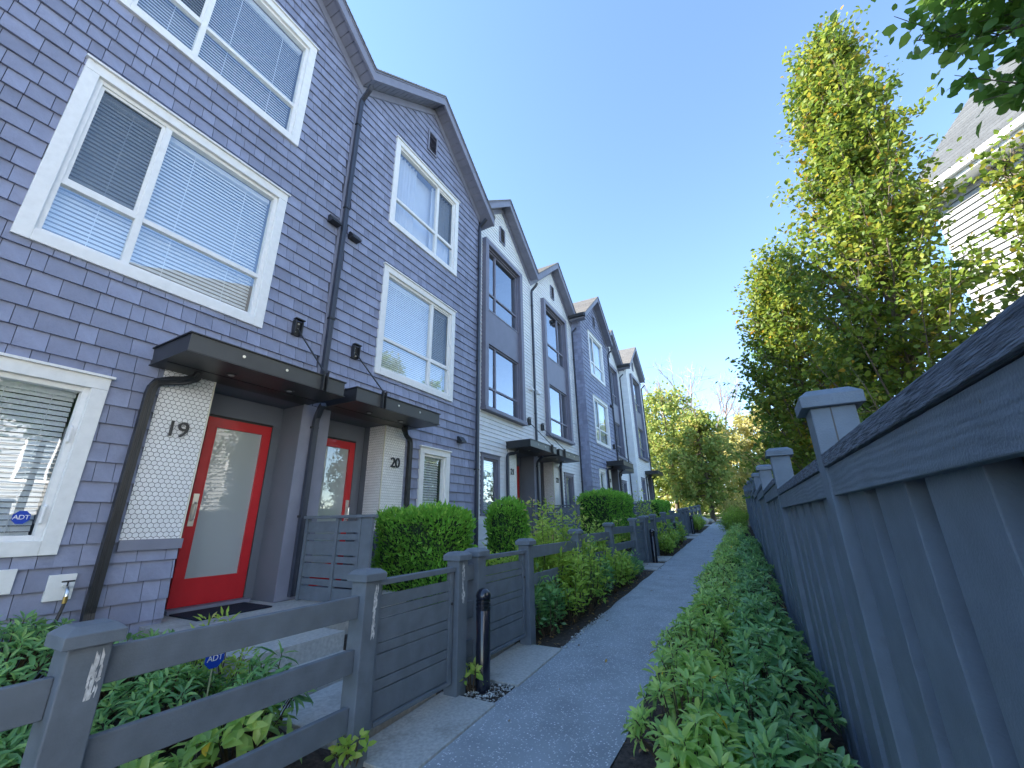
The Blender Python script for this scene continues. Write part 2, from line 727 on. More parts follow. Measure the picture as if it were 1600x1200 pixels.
def clad(U, wall, holes, shingled):
    expo = EXPO if shingled else 0.115
    thick = 0.026 if shingled else 0.02
    pcs = wall_pieces(U, holes, expo, shingled)
    name, material = ('shingle', M['shingle']) if shingled else ('siding_board', M['siding'])
    singles = set()
    if U.num in (19, 20):
        area = []
        for i, (poly, z0, full) in enumerate(pcs):
            q = [cproj(U.P(0, u, z)) for (u, z) in poly]
            if any(v is None for v in q):
                continue
            xs, ys = [v[0] for v in q], [v[1] for v in q]
            if max(xs) < 0 or min(xs) > 1600 or max(ys) < 0 or min(ys) > 1200:
                continue
            ar = 0.5 * abs(sum(q[j][0] * q[(j + 1) % len(q)][1] - q[(j + 1) % len(q)][0] * q[j][1] for j in range(len(q))))
            area.append((-ar, i))
        singles = {i for _, i in sorted(area)[:300]}
    rest = MB()
    L = wloc(U.root)
    for i, (poly, z0, full) in enumerate(pcs):
        tone = min(max(random.gauss(0.5, 0.28), 0), 1)
        lift = random.random() * 0.004
        F, B = piece_pts(U, poly, z0, expo, lift, thick)
        if i in singles:
            u0 = min(p[0] for p in poly)
            if full:
                w = round(max(p[0] for p in poly) - u0, 3)
                key = (w, U.d, int(tone * 6))
                if key not in SHARED:
                    p0 = np.array(U.P(0, u0, z0))
                    mb = MB()
                    mb.cur = tone
                    add_piece(mb, [tuple(np.array(p) - p0) for p in F], [tuple(np.array(p) - p0) for p in B])
                    me = bpy.data.meshes.new('shingle')
                    me.from_pydata(mb.v, [], mb.f)
                    a = me.attributes.new('tone', 'FLOAT', 'FACE')
                    a.data.foreach_set('value', np.array(mb.t, np.float32))
                    SHARED[key] = me
                obj('shingle', SHARED[key], material, wall, Vector(U.P(0, u0, z0)) - L)
            else:
                mb = MB()
                mb.cur = tone
                add_piece(mb, F, B)
                mb.build('shingle', material, wall)
        else:
            rest.cur = tone
            add_piece(rest, F, B)
    tag(rest.build('shingle_courses' if shingled else 'lap_siding', material, wall), kind='stuff')


def backing(U, holes, parent, depth=9.0):
    mb = MB()
    rects = [(0, UW, 0.0, APEX)]
    for h in holes:
        rects = subtract(rects, h)
    for r in rects:
        poly = [(r[0], r[2]), (r[1], r[2]), (r[1], r[3]), (r[0], r[3])]
        poly = clip(poly, -PITCH, 1, APEX - PITCH * UW / 2)
        poly = clip(poly, PITCH, 1, APEX + PITCH * UW / 2)
        if len(poly) >= 3:
            mb.poly([U.P(-0.004, u, z) for u, z in poly])
    e = APEX - PITCH * UW / 2
    for u in (0.004, UW - 0.004):
        mb.poly([U.P(-0.004, u, 0), U.P(-depth, u, 0), U.P(-depth, u, e), U.P(-0.004, u, e)])
    mb.poly([U.P(-depth, 0, 0), U.P(-depth, UW, 0), U.P(-depth, UW, e), U.P(-depth, UW / 2, APEX), U.P(-depth, 0, e)])
    return mb.build('wall', M['wall_dark'] if U.style == 'shingle' else M['siding'], parent)


def blind(U, parent, u0, u1, z0, z1, x, pitch=0.047, tilt=1.12):
    mb = MB()
    z = z0 + 0.02
    while z < z1 - 0.07:
        dz = 0.5 * 0.046 * math.sin(tilt)
        dx = 0.5 * 0.046 * math.cos(tilt)
        mb.poly([U.P(x - dx, u0, z + dz), U.P(x - dx, u1, z + dz), U.P(x + dx, u1, z - dz), U.P(x + dx, u0, z - dz)])
        z += pitch
    U.bx(mb, x - 0.03, x + 0.03, u0, u1, z1 - 0.07, z1 - 0.01)
    U.bx(mb, x - 0.025, x + 0.025, u0, u1, z0, z0 + 0.018)
    n = max(2, int((u1 - u0) / 0.5))
    for i in range(n):
        u = u0 + (u1 - u0) * (i + 0.5) / n
        U.bx(mb, x + 0.024, x + 0.026, u - 0.003, u + 0.003, z0, z1 - 0.06)
    return tag(mb.build('blind', M['blind'], parent), kind='stuff')


def window(U, u0, u1, z0, z1, fm, trim=0.115, mull=None, trans=None, fill='blind', x=0.0, screen=None, proud=0.05, glass='glass', sill=True):
    """a window of white or dark trim, frame, glazing bars, panes and what hangs behind them"""
    mb = MB()
    t = trim
    # trim boards round the opening
    U.bx(mb, x - 0.02, x + proud, u0, u0 + t, z0, z1 - t)
    U.bx(mb, x - 0.02, x + proud, u1 - t, u1, z0, z1 - t)
    U.bx(mb, x - 0.02, x + proud + 0.002, u0, u1, z1 - t, z1)
    U.bx(mb, x - 0.02, x + proud + 0.003, u0 + t, u1 - t, z0, z0 + t)
    w = mb.build('window', fm, U.root, bevel=0.004)
    if sill:
        U.box('drip_cap', fm, w, x - 0.02, x + proud + 0.03, u0 - 0.02, u1 + 0.02, z1, z1 + 0.022)
    a, b, c, d = u0 + t, u1 - t, z0 + t, z1 - t
    fb = MB()
    g = 0.045
    X0, X1 = x - 0.07, x + 0.012
    U.bx(fb, X0, X1, a, a + g, c, d)
    U.bx(fb, X0, X1, b - g, b, c, d)
    U.bx(fb, X0, X1 - 0.002, a + g, b - g, c, c + g)
    U.bx(fb, X0, X1 - 0.002, a + g, b - g, d - g, d)
    us, zs = [a + g, b - g], [c + g, d - g]
    mw = 0.032
    if mull:
        U.bx(fb, X0 + 0.01, X1 - 0.004, mull - mw, mull + mw, c + g, d - g)
        us = [a + g, mull - mw, mull + mw, b - g]
    if trans:
        for k in range(0, len(us), 2):
            U.bx(fb, X0 + 0.012, X1 - 0.008, us[k], us[k + 1], trans - 0.028, trans + 0.028)
        zs = [c + g, trans - 0.028, trans + 0.028, d - g]
    fb.build('frame', fm, w, bevel=0.003)
    xg = x - 0.03
    for i in range(0, len(us), 2):
        for j in range(0, len(zs), 2):
            p = MB()
            q4 = [U.P(xg, us[i], zs[j]), U.P(xg, us[i + 1], zs[j]), U.P(xg, us[i + 1], zs[j + 1]), U.P(xg, us[i], zs[j + 1])]
            p.poly(q4 if U.d > 0 else q4[::-1])
            p.build('pane', M[glass], w)
            if screen == (i // 2, j // 2):
                q = MB()
                e = 0.03
                for (p0, p1, q0, q1) in ((us[i], us[i] + e, zs[j], zs[j + 1]), (us[i + 1] - e, us[i + 1], zs[j], zs[j + 1]),
                                         (us[i] + e, us[i + 1] - e, zs[j], zs[j] + e), (us[i] + e, us[i + 1] - e, zs[j + 1] - e, zs[j + 1])):
                    U.bx(q, xg + 0.006, xg + 0.02, p0, p1, q0, q1)
                q.build('screen_frame', fm, w)
                q = MB()
                q.poly([U.P(xg + 0.012, us[i] + e, zs[j] + e), U.P(xg + 0.012, us[i + 1] - e, zs[j] + e), U.P(xg + 0.012, us[i + 1] - e, zs[j + 1] - e), U.P(xg + 0.012, us[i] + e, zs[j + 1] - e)])
                q.build('insect_screen', M['screenmesh'], w)
    # reveal and the room behind
    rb = MB()
    xr = x - 0.75
    rb.poly([U.P(xr, a, c), U.P(xr, b, c), U.P(xr, b, d), U.P(xr, a, d)])
    rb.poly([U.P(X0, a, c), U.P(xr, a, c), U.P(xr, a, d), U.P(X0, a, d)])
    rb.poly([U.P(X0, b, c), U.P(xr, b, c), U.P(xr, b, d), U.P(X0, b, d)])
    rb.poly([U.P(X0, a, c), U.P(xr, a, c), U.P(xr, b, c), U.P(X0, b, c)])
    rb.poly([U.P(X0, a, d), U.P(xr, a, d), U.P(xr, b, d), U.P(X0, b, d)])
    rb.build('room_lining', M['room'], w)
    if fill == 'blind':
        blind(U, w, a + 0.05, b - 0.05, c + 0.03, d - 0.02, x - 0.13)
    elif fill == 'blind_fine':
        blind(U, w, a + 0.05, b - 0.05, c + 0.03, d - 0.02, x - 0.13, 0.040, 1.15)
    elif fill == 'curtain':
        cb = MB()
        for k in range(2):
            s0, s1 = (a + 0.03, a + (b - a) * 0.36) if k == 0 else (b - (b - a) * 0.36, b - 0.03)
            n = 40
            pts = [(s0 + (s1 - s0) * i / n, 0.03 * math.sin(i * 1.15) + 0.01 * math.sin(i * 0.4)) for i in range(n + 1)]
            for i in range(n):
                cb.poly([U.P(x - 0.16 + pts[i][1], pts[i][0], c), U.P(x - 0.16 + pts[i + 1][1], pts[i + 1][0], c),
                         U.P(x - 0.16 + pts[i + 1][1], pts[i + 1][0], d), U.P(x - 0.16 + pts[i][1], pts[i][0], d)])
        cb.build('curtain', M['curtain'], w, smooth=True)
        bb = MB()
        bb.poly([U.P(x - 0.24, a, c), U.P(x - 0.24, b, c), U.P(x - 0.24, b, d), U.P(x - 0.24, a, d)])
        bb.build('sheer', M['curtain'], w)
    return w


def downpipe(U, pts, parent, m='pipe', w=0.036, brackets=()):
    mb = MB()
    P3 = [np.array(U.P(*p)) for p in pts]
    # ribbed rectangular section swept along the points
    n = len(P3)
    prof = [(-1, -0.8), (-0.33, -0.8), (-0.25, -0.68), (0.25, -0.68), (0.33, -0.8), (1, -0.8), (1, 0.8), (0.33, 0.8), (0.25, 0.68), (-0.25, 0.68),
            (-0.33, 0.8), (-1, 0.8)]
    rings = []
    for i, p in enumerate(P3):
        d = P3[min(i + 1, n - 1)] - P3[max(i - 1, 0)]
        d /= np.linalg.norm(d)
        a = np.array([0, 1, 0]) - d[1] * d
        if np.linalg.norm(a) < 0.2:
            a = np.array([0, 0, 1]) - d[2] * d
        a /= np.linalg.norm(a)
        b = np.cross(d, a)
        rings += [p + w * (q[0] * a + q[1] * b) for q in prof]
    k = len(prof)
    fs = [(i * k + j, i * k + (j + 1) % k, (i + 1) * k + (j + 1) % k, (i + 1) * k + j) for i in range(n - 1) for j in range(k)]
    fs += [tuple(range(k)), tuple(range((n - 1) * k, n * k))]
    mb.faces(rings, fs)
    o = mb.build('downpipe', M[m], parent)
    for (x, u, z) in brackets:
        U.box('pipe_bracket', M['black'], o, x - 0.04, x + w + 0.006, u - w - 0.012, u + w + 0.012, z - 0.014, z + 0.014)
    return o


def hexpanel(U, u0, u1, z0, z1, x, parent, singles):
    """white hexagon tiles on grout: returns the panel"""
    pan = U.box('tile_panel', M['grout'], parent, x - 0.03, x, u0, u1, z0, z1)
    R = 0.0285
    sx, sz = R * math.sqrt(3), R * 1.5
    mb_rest = MB()
    cells = []
    r, z = 0, z0
    while z < z1 + R:
        u = u0 + (sx / 2 if r % 2 else 0)
        while u < u1 + sx / 2:
            poly = [(u + (R - 0.0030) * math.cos(math.pi / 6 + k * math.pi / 3), z + (R - 0.0030) * math.sin(math.pi / 6 + k * math.pi / 3)) for k in range(6)]
            full = u - sx / 2 > u0 and u + sx / 2 < u1 and z - R > z0 and z + R < z1
            for (a, b, c) in ((1, 0, u1 - 0.001), (-1, 0, -u0 - 0.001), (0, 1, z1 - 0.001), (0, -1, -z0 - 0.001)):
                if len(poly) >= 3:
                    poly = clip(poly, a, b, c)
            if len(poly) >= 3:
                cells.append((poly, u, z, full))
            u += sx
        z += sz
        r += 1
    cnt = 0
    L = wloc(parent)
    for poly, u, z, full in cells:
        tone = random.random()
        if singles and full and cnt < 300:
            cnt += 1
            key = ('hex', int(tone * 5), U.d)
            if key not in SHARED:
                mb = MB()
                mb.cur = tone
                mb.prism([(0, U.d * (p[0] - u), p[1] - z) for p in poly], (0.005, 0, 0))
                me = bpy.data.meshes.new('tile')
                me.from_pydata(mb.v, [], mb.f)
                a = me.attributes.new('tone', 'FLOAT', 'FACE')
                a.data.foreach_set('value', np.array(mb.t, np.float32))
                SHARED[key] = me
            obj('tile', SHARED[key], M['tile'], pan, Vector(U.P(x, u, z)) - L)
        else:
            mb_rest.cur = tone
            mb_rest.prism([U.P(x, p[0], p[1]) for p in poly], (0.005, 0, 0))
    tag(mb_rest.build('small_tiles', M['tile'], pan), kind='stuff')
    return pan


def hex_return(U, u, x0, x1, z0, z1, parent):
    """tiled side of the pier that turns into the doorway (faces the door)"""
    pan = U.box('tile_panel', M['grout'], parent, x0, x1 - 0.004, u, u + 0.03, z0, z1)
    R = 0.0285
    sx, sz = R * math.sqrt(3), R * 1.5
    mb = MB()
    r, z = 0, z0
    while z < z1 + R:
        v = x0 + (sx / 2 if r % 2 else 0)
        while v < x1 + sx / 2:
            poly = [(v + (R - 0.0030) * math.cos(math.pi / 6 + k * math.pi / 3), z + (R - 0.0030) * math.sin(math.pi / 6 + k * math.pi / 3)) for k in range(6)]
            for (a, b, c) in ((1, 0, x1 - 0.006), (-1, 0, -x0 - 0.001), (0, 1, z1 - 0.001), (0, -1, -z0 - 0.001)):
                if len(poly) >= 3:
                    poly = clip(poly, a, b, c)
            if len(poly) >= 3:
                mb.cur = random.random()
                mb.prism([U.P(p[0], u, p[1]) for p in poly], (0, -U.d * 0.005, 0))
            v += sx
        z += sz
        r += 1
    tag(mb.build('small_tiles', M['tile'], pan), kind='stuff')
    return pan


def bolt(parent, p, axis, r=0.016, m='steel'):
    mb = MB()
    p = np.array(p, float)
    ax = np.array(axis, float)
    mb.tube([p, p + ax * 0.006], r, 12)
    mb.tube([p + ax * 0.006, p + ax * 0.014], r * 0.5, 6)
    return mb.build('bolt', M[m], parent)


def canopy(U, s0, s1, tie_s, detail):
    x1, zt, zb = 0.78, 3.28, 3.09
    mb = MB()
    U.bx(mb, 0.0, x1 - 0.012, s0 + 0.012, s1 - 0.012, zb + 0.035, zb + 0.06)      # soffit sheet, set up inside the channels
    for zz, e in ((zt, 0.018), (zb, 0.012)):
        U.bx(mb, 0.0, x1 + e, s0 - e, s1 + e, zz - 0.006, zz + 0.006)
    c = mb.build('canopy', M['black'], U.root)
    hb = MB()
    # lower flange leaves the soffit open: paint plate just under it
    U.bx(hb, x1 - 0.012, x1, s0, s1, zb + 0.006, zt - 0.006)
    hb.build('front_channel', M['charcoal'], c)
    for s in (s0, s1 - 0.012):
        U.box('side_channel', M['black'], c, 0.0, x1 - 0.0125, s, s + 0.012, zb + 0.006, zt - 0.006)
    # cross batten of the soffit
    U.box('soffit_batten', M['black'], c, 0.30, 0.32, s0 + 0.03, s1 - 0.03, zb - 0.012, zb - 0.0065)
    if detail:
        for f in (0.45, 0.72):
            q = s0 + (s1 - s0) * f
            bolt(c, U.P(x1, q, 3.20), (1, 0, 0))
        for f in (0.3, 0.68):
            q = s0 + (s1 - s0) * f
            lb = MB()
            lb.lathe(U.P(0.45, q, zb - 0.018), [(0.055, 0), (0.055, 0.01)], 18)
            dl = lb.build('downlight', M['black'], c)
            lb = MB()
            lb.lathe(U.P(0.45, q, zb - 0.021), [(0.03, 0), (0.03, 0.003)], 14)
            lb.build('lens', M['lamp'], dl)
        for t in (tie_s,):
            fb = MB()
            for o in (-0.045, 0.012):
                U.bx(fb, x1 + 0.001, x1 + 0.05, t + o, t + o + 0.012, zb - 0.012, zt + 0.05)
            fb.build('clevis', M['black'], c)
    # tie rod and wall bracket
    t = tie_s
    pb = MB()
    U.bx(pb, 0.02, 0.045, t - 0.06, t + 0.06, 4.02, 4.24)
    U.bx(pb, 0.045, 0.10, t - 0.06, t - 0.045, 4.03, 4.23)
    U.bx(pb, 0.045, 0.10, t + 0.045, t + 0.06, 4.03, 4.23)
    U.bx(pb, 0.045, 0.12, t - 0.07, t + 0.07, 4.245, 4.258)
    br = pb.build('tie_bracket', M['black'], c)
    if detail:
        for z in (4.07, 4.12, 4.20):
            bolt(br, U.P(0.046, t + (0.02 if z < 4.1 else -0.015), z), (1, 0, 0), 0.013)
    rb = MB()
    rb.tube([U.P(0.07, t, 4.11), U.P(x1 + 0.02, t - 0.005, zt + 0.03)], 0.011, 8)
    rb.build('tie_rod', M['black'], c)
    return c


def roof(U, depth=9.0, eave_out=0.28, detail=False):
    """gabled roof with rake boards, soffit and shingled planes"""
    c = UW / 2
    th = 0.16
    sl = math.sqrt(1 + PITCH ** 2)
    rb = MB()
    xf = OVER

    def zt(u):
        return APEX + 0.30 - PITCH * abs(u - c)
    ends = [(0.0, c), (c, UW + eave_out)]
    for (ua, ub) in ends:
        # shingled courses along the slope
        n = 26
        for i in range(n):
            a, b = ua + (ub - ua) * i / n, ua + (ub - ua) * (i + 1) / n
            lift0, lift1 = (0.004, 0.02)
            if ua < c - 1e-6:      # rising
                lo, hi = a, b
            else:
                lo, hi = b, a
            x = xf + 0.03
            while x > -depth:
                w = 0.3 + random.random() * 0.5 if x > -4 else 9
                xb = max(x - w, -depth)
                rb.cur = random.random()
                q = [U.P(x, lo, zt(lo) + lift1), U.P(xb, lo, zt(lo) + lift1), U.P(xb, hi, zt(hi) + lift0), U.P(x, hi, zt(hi) + lift0)]
                q2 = [U.P(x, lo, zt(lo) - 0.03), U.P(xb, lo, zt(lo) - 0.03)]
                rb.poly(q)
                rb.poly([q[0], q[1], q2[1], q2[0]])
                if x > xf:
                    rb.poly([q[0], q[3], U.P(x, hi, zt(hi) - 0.03), q2[0]])
                x = xb
    r = rb.build('roof', M['roof'], U.root)
    for k, (ua, ub) in enumerate(ends):
        for nm, z0, z1, xa, xb, m in (('rake_board', -0.27, -0.06, xf - 0.045, xf, 'trim'), ('rake_trim', -0.06, -0.03, xf - 0.045, xf + 0.018, 'trim'),
                                      ('frieze_board', -0.42, -0.235, 0.02, 0.05, 'trim')):
            e0, e1 = ua, ub
            if nm == 'frieze_board':
                e0, e1 = max(ua, 0.0), min(ub, UW)
            mb = MB()
            mb.prism([U.P(xa, e0, zt(e0) + z0), U.P(xa, e1, zt(e1) + z0), U.P(xa, e1, zt(e1) + z1), U.P(xa, e0, zt(e0) + z1)], (xb - xa, 0, 0))
            mb.build(nm, M[m], r)
        # soffit boards under the overhang
        n = 17
        for i in range(n):
            a, b = ua + (ub - ua) * i / n + 0.004, ua + (ub - ua) * (i + 1) / n - 0.004
            mb = MB()
            mb.prism([U.P(-0.02, a, zt(a) - 0.22), U.P(xf - 0.05, a, zt(a) - 0.22), U.P(xf - 0.05, b, zt(b) - 0.22), U.P(-0.02, b, zt(b) - 0.22)], (0, 0, 0.02))
            mb.build('soffit_board', M['trim'], r)
        mb = MB()
        mb.poly([U.P(-0.02, ua, zt(ua) - 0.19), U.P(xf - 0.05, ua, zt(ua) - 0.19), U.P(xf - 0.05, ub, zt(ub) - 0.19), U.P(-0.02, ub, zt(ub) - 0.19)])
        mb.build('soffit_backing', M['wall_dark'], r)
    # outer eave: fascia and gutter
    ue = UW + eave_out
    mb = MB()
    z = zt(ue)
    U.bx(mb, -depth, xf, ue - 0.02, ue, z - 0.25, z - 0.05)
    mb.build('eave_fascia', M['trim'], r)
    if U.d < 0:
        gb = MB()
        U.bx(gb, -depth, xf - 0.02, ue + 0.002, ue + 0.12, z - 0.19, z - 0.07)
        gb.build('gutter', M['black'], r)
        U.box('eave_soffit', M['trim'], r, -depth, xf - 0.05, UW, ue - 0.02, z - 0.26, z - 0.24)
    return r


LABELS = {
    17: ('unseen white townhouse added for shade beyond the left edge, second to the left of the red door house', 'townhouse'),  # out of view, added to keep direct sun off the near fence
    18: ('unseen white townhouse added for shade just beyond the left edge of the picture', 'townhouse'),  # continues the row unseen, added for the shadow it casts
    19: ('purple grey shingled townhouse nearest the camera, red door, house number 19', 'townhouse'),
    20: ('purple grey shingled townhouse with house number 20 beside the square clipped hedge', 'townhouse'),
    21: ('white lap-sided townhouse with house number 21 and tall slate window bay', 'townhouse'),
    22: ('white lap-sided townhouse with house number 22, left of the projecting shingled house', 'townhouse'),
    23: ('far purple grey shingled townhouse with house number 23 standing forward of the white ones', 'townhouse'),
    24: ('narrow strip of white townhouse set back right of the far shingled house', 'townhouse'),
    25: ('last white townhouse of the row, its gable against the far trees', 'townhouse'),
}


def build_unit(num, yp, d, xp, dz, style):
    lab, cat = LABELS[num]
    near = 19 <= num <= 22
    root = empty('townhouse', (xp, yp + d * UW / 2, dz + 0.3), lab, cat, 'row of gabled townhouses along the path')
    U = Unit(num, yp, d, xp, dz, style, root)
    sh = style == 'shingle'
    W2, W3 = (0.96, 3.14, 3.93, 6.08), (0.96, 3.14, 7.04, 9.21)
    W1 = (2.22, 3.12, 1.29, 2.85) if sh else (2.3, 3.2, 1.30, 2.80)
    BAY = (0.88, 3.20, 3.92, 9.26)
    tile = (1.33, 1.83, 1.385, 3.085)
    door = (0.325, 1.125, 0.66, 2.79)
    alc = (0.20, 1.33, 0.0, 3.10)
    holes = ([W2, W3] if sh else [BAY]) + [W1, (1.33, 1.83, 1.29, 3.10), alc, (0, 0.20, 0, 3.10)]
    hin = [(h[0] + 0.03, h[1] - 0.03, h[2] + 0.03, h[3] - 0.03) for h in holes[:(3 if sh else 2)]] + holes[(3 if sh else 2):]
    wall = backing(U, hin, root)
    clad(U, wall, holes, sh)
    # corner boards and party-line board
    cb = 0.07
    if not sh:
        U.box('corner_board', M['siding'], root, -0.02, 0.032, UW - 0.07, UW + 0.002, 0.3, 9.4)
    U.box('party_board', M['trim'] if sh else M['siding'], root, -0.02, 0.03, 0.0, 0.073, 3.1, 9.55)
    # outer side cladding strip seen where the next house stands back
    if d < 0 and num in (23, 25):
        sb = MB()
        z = 0.3
        while z < 9.4:
            ex = EXPO if sh else 0.115
            x = -0.6
            while x < 0.02:
                w = random.choice([0.15, 0.2, 0.26]) if sh else 1.0
                xa, xb = x, min(x + w - 0.004, 0.024)
                sb.cur = random.random()
                if xb - xa > 0.02:
                    y0 = UW
                    sb.faces([U.P(xa, y0, z), U.P(xb, y0, z), U.P(xb, y0, z + ex), U.P(xa, y0, z + ex),
                              U.P(xa, y0 + 0.024, z), U.P(xb, y0 + 0.024, z), U.P(xb, y0 + 0.006, z + ex), U.P(xa, y0 + 0.006, z + ex)],
                             [(4, 5, 6, 7), (0, 1, 5, 4), (1, 2, 6, 5), (3, 0, 4, 7), (2, 3, 7, 6)])
                x += w
            z += ex
        tag(sb.build('side_shingles' if sh else 'side_siding', M['shingle'] if sh else M['siding'], wall), kind='stuff')
    # windows
    if sh:
        fills = {19: ('blind', 'blind'), 20: ('blind_fine', 'curtain'), 23: ('curtain', 'curtain')}[num]
        for k, W in enumerate((W2, W3)):
            window(U, *W, M['white'], mull=2.385, trans=W[2] + 0.715, fill=fills[k], screen=(1, 1))
        w1 = window(U, *W1, M['white'], fill='blind', glass='glass')
    else:
        # slate coloured bay: surround, spandrel and two windows
        a, b, z0, z1 = BAY
        mb = MB()
        t = 0.17
        U.bx(mb, -0.02, 0.15, a, a + t, z0 + 0.10, z1 - t)
        U.bx(mb, -0.02, 0.15, b - t, b, z0 + 0.10, z1 - t)
        U.bx(mb, -0.02, 0.153, a, b, z1 - t, z1)
        U.bx(mb, -0.02, 0.19, a - 0.03, b + 0.03, z0, z0 + 0.10)
        bay = mb.build('window_bay', M['bay'], root, bevel=0.004)
        U.box('spandrel', M['bay'], bay, -0.02, 0.045, a + t, b - t, 5.95, 6.95)
        for (c0, c1) in ((z0 + 0.10, 5.95), (6.95, z1 - t)):
            window(U, a + t, b - t, c0, c1, M['bay'], trim=0.045, mull=2.45, trans=c0 + 0.62, fill='none' if num in (21, 22) else 'curtain',
                   proud=0.055, sill=False, x=0.0, glass='glass_bay')
        w1 = window(U, *W1, M['bay'], trim=0.10, fill='blind')
    if num == 19:
        ob = MB()
        cu, cz = W1[0] + 0.26, W1[2] + 0.30
        ob.prism([U.P(-0.028, cu + 0.055 * math.cos(math.pi / 8 + k * math.pi / 4), cz + 0.055 * math.sin(math.pi / 8 + k * math.pi / 4)) for k in range(8)], (0.002, 0, 0))
        st = ob.build('alarm_sticker', M['blue'], w1)
        tm = text_mesh('ADT', 0.05, 0.0005, 'sticker_text')
        to = obj('sticker_text', tm, M['text_white'], w1, Vector(U.P(-0.0245, cu, cz)) - wloc(root))
        to.rotation_euler = (math.pi / 2, 0, math.pi / 2)
        for zc in (1.62, 2.30):
            hb = MB()
            hb.tube([U.P(-0.01, W1[0] + 0.15, zc - 0.09), U.P(0.03, W1[0] + 0.155, zc - 0.07), U.P(0.03, W1[0] + 0.155, zc + 0.05), U.P(-0.01, W1[0] + 0.15, zc + 0.08)], 0.012, 8)
            hb.build('window_handle', M['white'], w1)
    # alcove, header, column, door
    D = -0.47
    ab = MB()
    for q in (((0.2, 0.655), (0.2, 3.1)), ):
        pass
    ab.poly([U.P(D, 0.0, 0.3), U.P(D, 1.33, 0.3), U.P(D, 1.33, 3.1), U.P(D, 0.0, 3.1)])
    ab.poly([U.P(D, 1.335, 0.3), U.P(0.0, 1.335, 0.3), U.P(0.0, 1.335, 3.1), U.P(D, 1.335, 3.1)])
    ab.poly([U.P(D, 0.0, 3.098), U.P(0.0, 0.0, 3.098), U.P(0, 1.33, 3.098), U.P(D, 1.33, 3.098)])
    alcove = ab.build('alcove', M['alcove'], root)
    U.box('column', M['alcove'], root, D - 0.01, 0.03, 0.002, 0.20, 0.3, 3.09)
    U.box('column_face', M['trim'], root, 0.031, 0.045, 0.002, 0.22, 0.62, 3.085)
    # casing
    cs = MB()
    U.bx(cs, D, D + 0.03, door[0] - 0.13, door[0] - 0.02, 0.62, door[3] + 0.03)
    U.bx(cs, D, D + 0.03, door[1] + 0.02, door[1] + 0.13, 0.62, door[3] + 0.03)
    U.bx(cs, D, D + 0.033, door[0] - 0.13, door[1] + 0.13, door[3] + 0.03, 3.07)
    cs.build('door_casing', M['alcove'], root)
    jb = MB()
    U.bx(jb, D + 0.001, D + 0.012, door[0] - 0.02, door[0], 0.66, door[3] + 0.03)
    U.bx(jb, D + 0.001, D + 0.012, door[1], door[1] + 0.02, 0.66, door[3] + 0.03)
    U.bx(jb, D + 0.001, D + 0.012, door[0], door[1], door[3], door[3] + 0.03)
    jb.build('door_gasket', M['black'], root)
    db = MB()
    st, tp, bt = 0.10, 0.11, 0.27
    X0, X1 = D + 0.002, D + 0.045
    U.bx(db, X0, X1, door[0] + 0.004, door[0] + st, door[2], door[3] - 0.004)
    U.bx(db, X0, X1, door[1] - st, door[1] - 0.004, door[2], door[3] - 0.004)
    U.bx(db, X0, X1 - 0.001, door[0] + st, door[1] - st, door[3] - tp, door[3] - 0.004)
    U.bx(db, X0, X1 - 0.001, door[0] + st, door[1] - st, door[2], door[2] + bt)
    dr = db.build('door', M['red'], root)
    gb = MB()
    U.bx(gb, X0 + 0.012, X0 + 0.02, door[0] + st - 0.004, door[1] - st + 0.004, door[2] + bt - 0.004, door[3] - tp + 0.004)
    gb.build('door_glass', M['frost'], dr)
    bb = MB()
    e = 0.014
    g0, g1, h0, h1 = door[0] + st, door[1] - st, door[2] + bt, door[3] - tp
    for r in ((g0, g0 + e, h0, h1), (g1 - e, g1, h0, h1), (g0 + e, g1 - e, h0, h0 + e), (g0 + e, g1 - e, h1 - e, h1)):
        U.bx(bb, X0 + 0.021, X1 + 0.004, *r)
    bb.build('glazing_bead', M['red'], dr)
    hb = MB()
    hu = door[1] - 0.05
    U.bx(hb, X1, X1 + 0.012, hu - 0.028, hu + 0.028, 1.50, 1.86)
    hb.tube([U.P(X1 + 0.01, hu, 1.56), U.P(X1 + 0.055, hu, 1.58), U.P(X1 + 0.055, hu, 1.74), U.P(X1 + 0.01, hu, 1.76)], 0.011, 8)
    hb.build('door_handle', M['steel'], dr)
    U.box('threshold', M['trim'], dr, D, D + 0.16, door[0] - 0.03, door[1] + 0.03, 0.615, 0.655)
    # tiled pier, its trim and sill
    hexpanel(U, tile[0] + 0.014, tile[1], tile[2], tile[3], 0.02, root, num == 19)
    U.box('tile_edge_trim', mat_cream, root, -0.01, 0.03, tile[0], tile[0] + 0.014, tile[2], tile[3])
    U.box('tile_sill', M['trim'], root, -0.02, 0.055, tile[0] - 0.012, tile[1] + 0.0, 1.29, 1.383)
    hex_return(U, tile[0] - 0.002, -0.34, 0.018, tile[2], tile[3], root)
    # lower pier below the sill: shingles in the holes' bottom part
    nm = text_mesh(str(num), 0.235, 0.008, 'house_number')
    no = obj('house_number', nm, M['black'], root, Vector(U.P(0.045, tile[0] + 0.27, 2.47)) - wloc(root))
    no.rotation_euler = (math.pi / 2, 0, math.pi / 2)
    # canopy
    s = {19: (0.17, 1.96, 0.50), 20: (0.04, 1.82, 0.52)}.get(num, (0.12, 1.9, 0.5))
    canopy(U, *s, near)
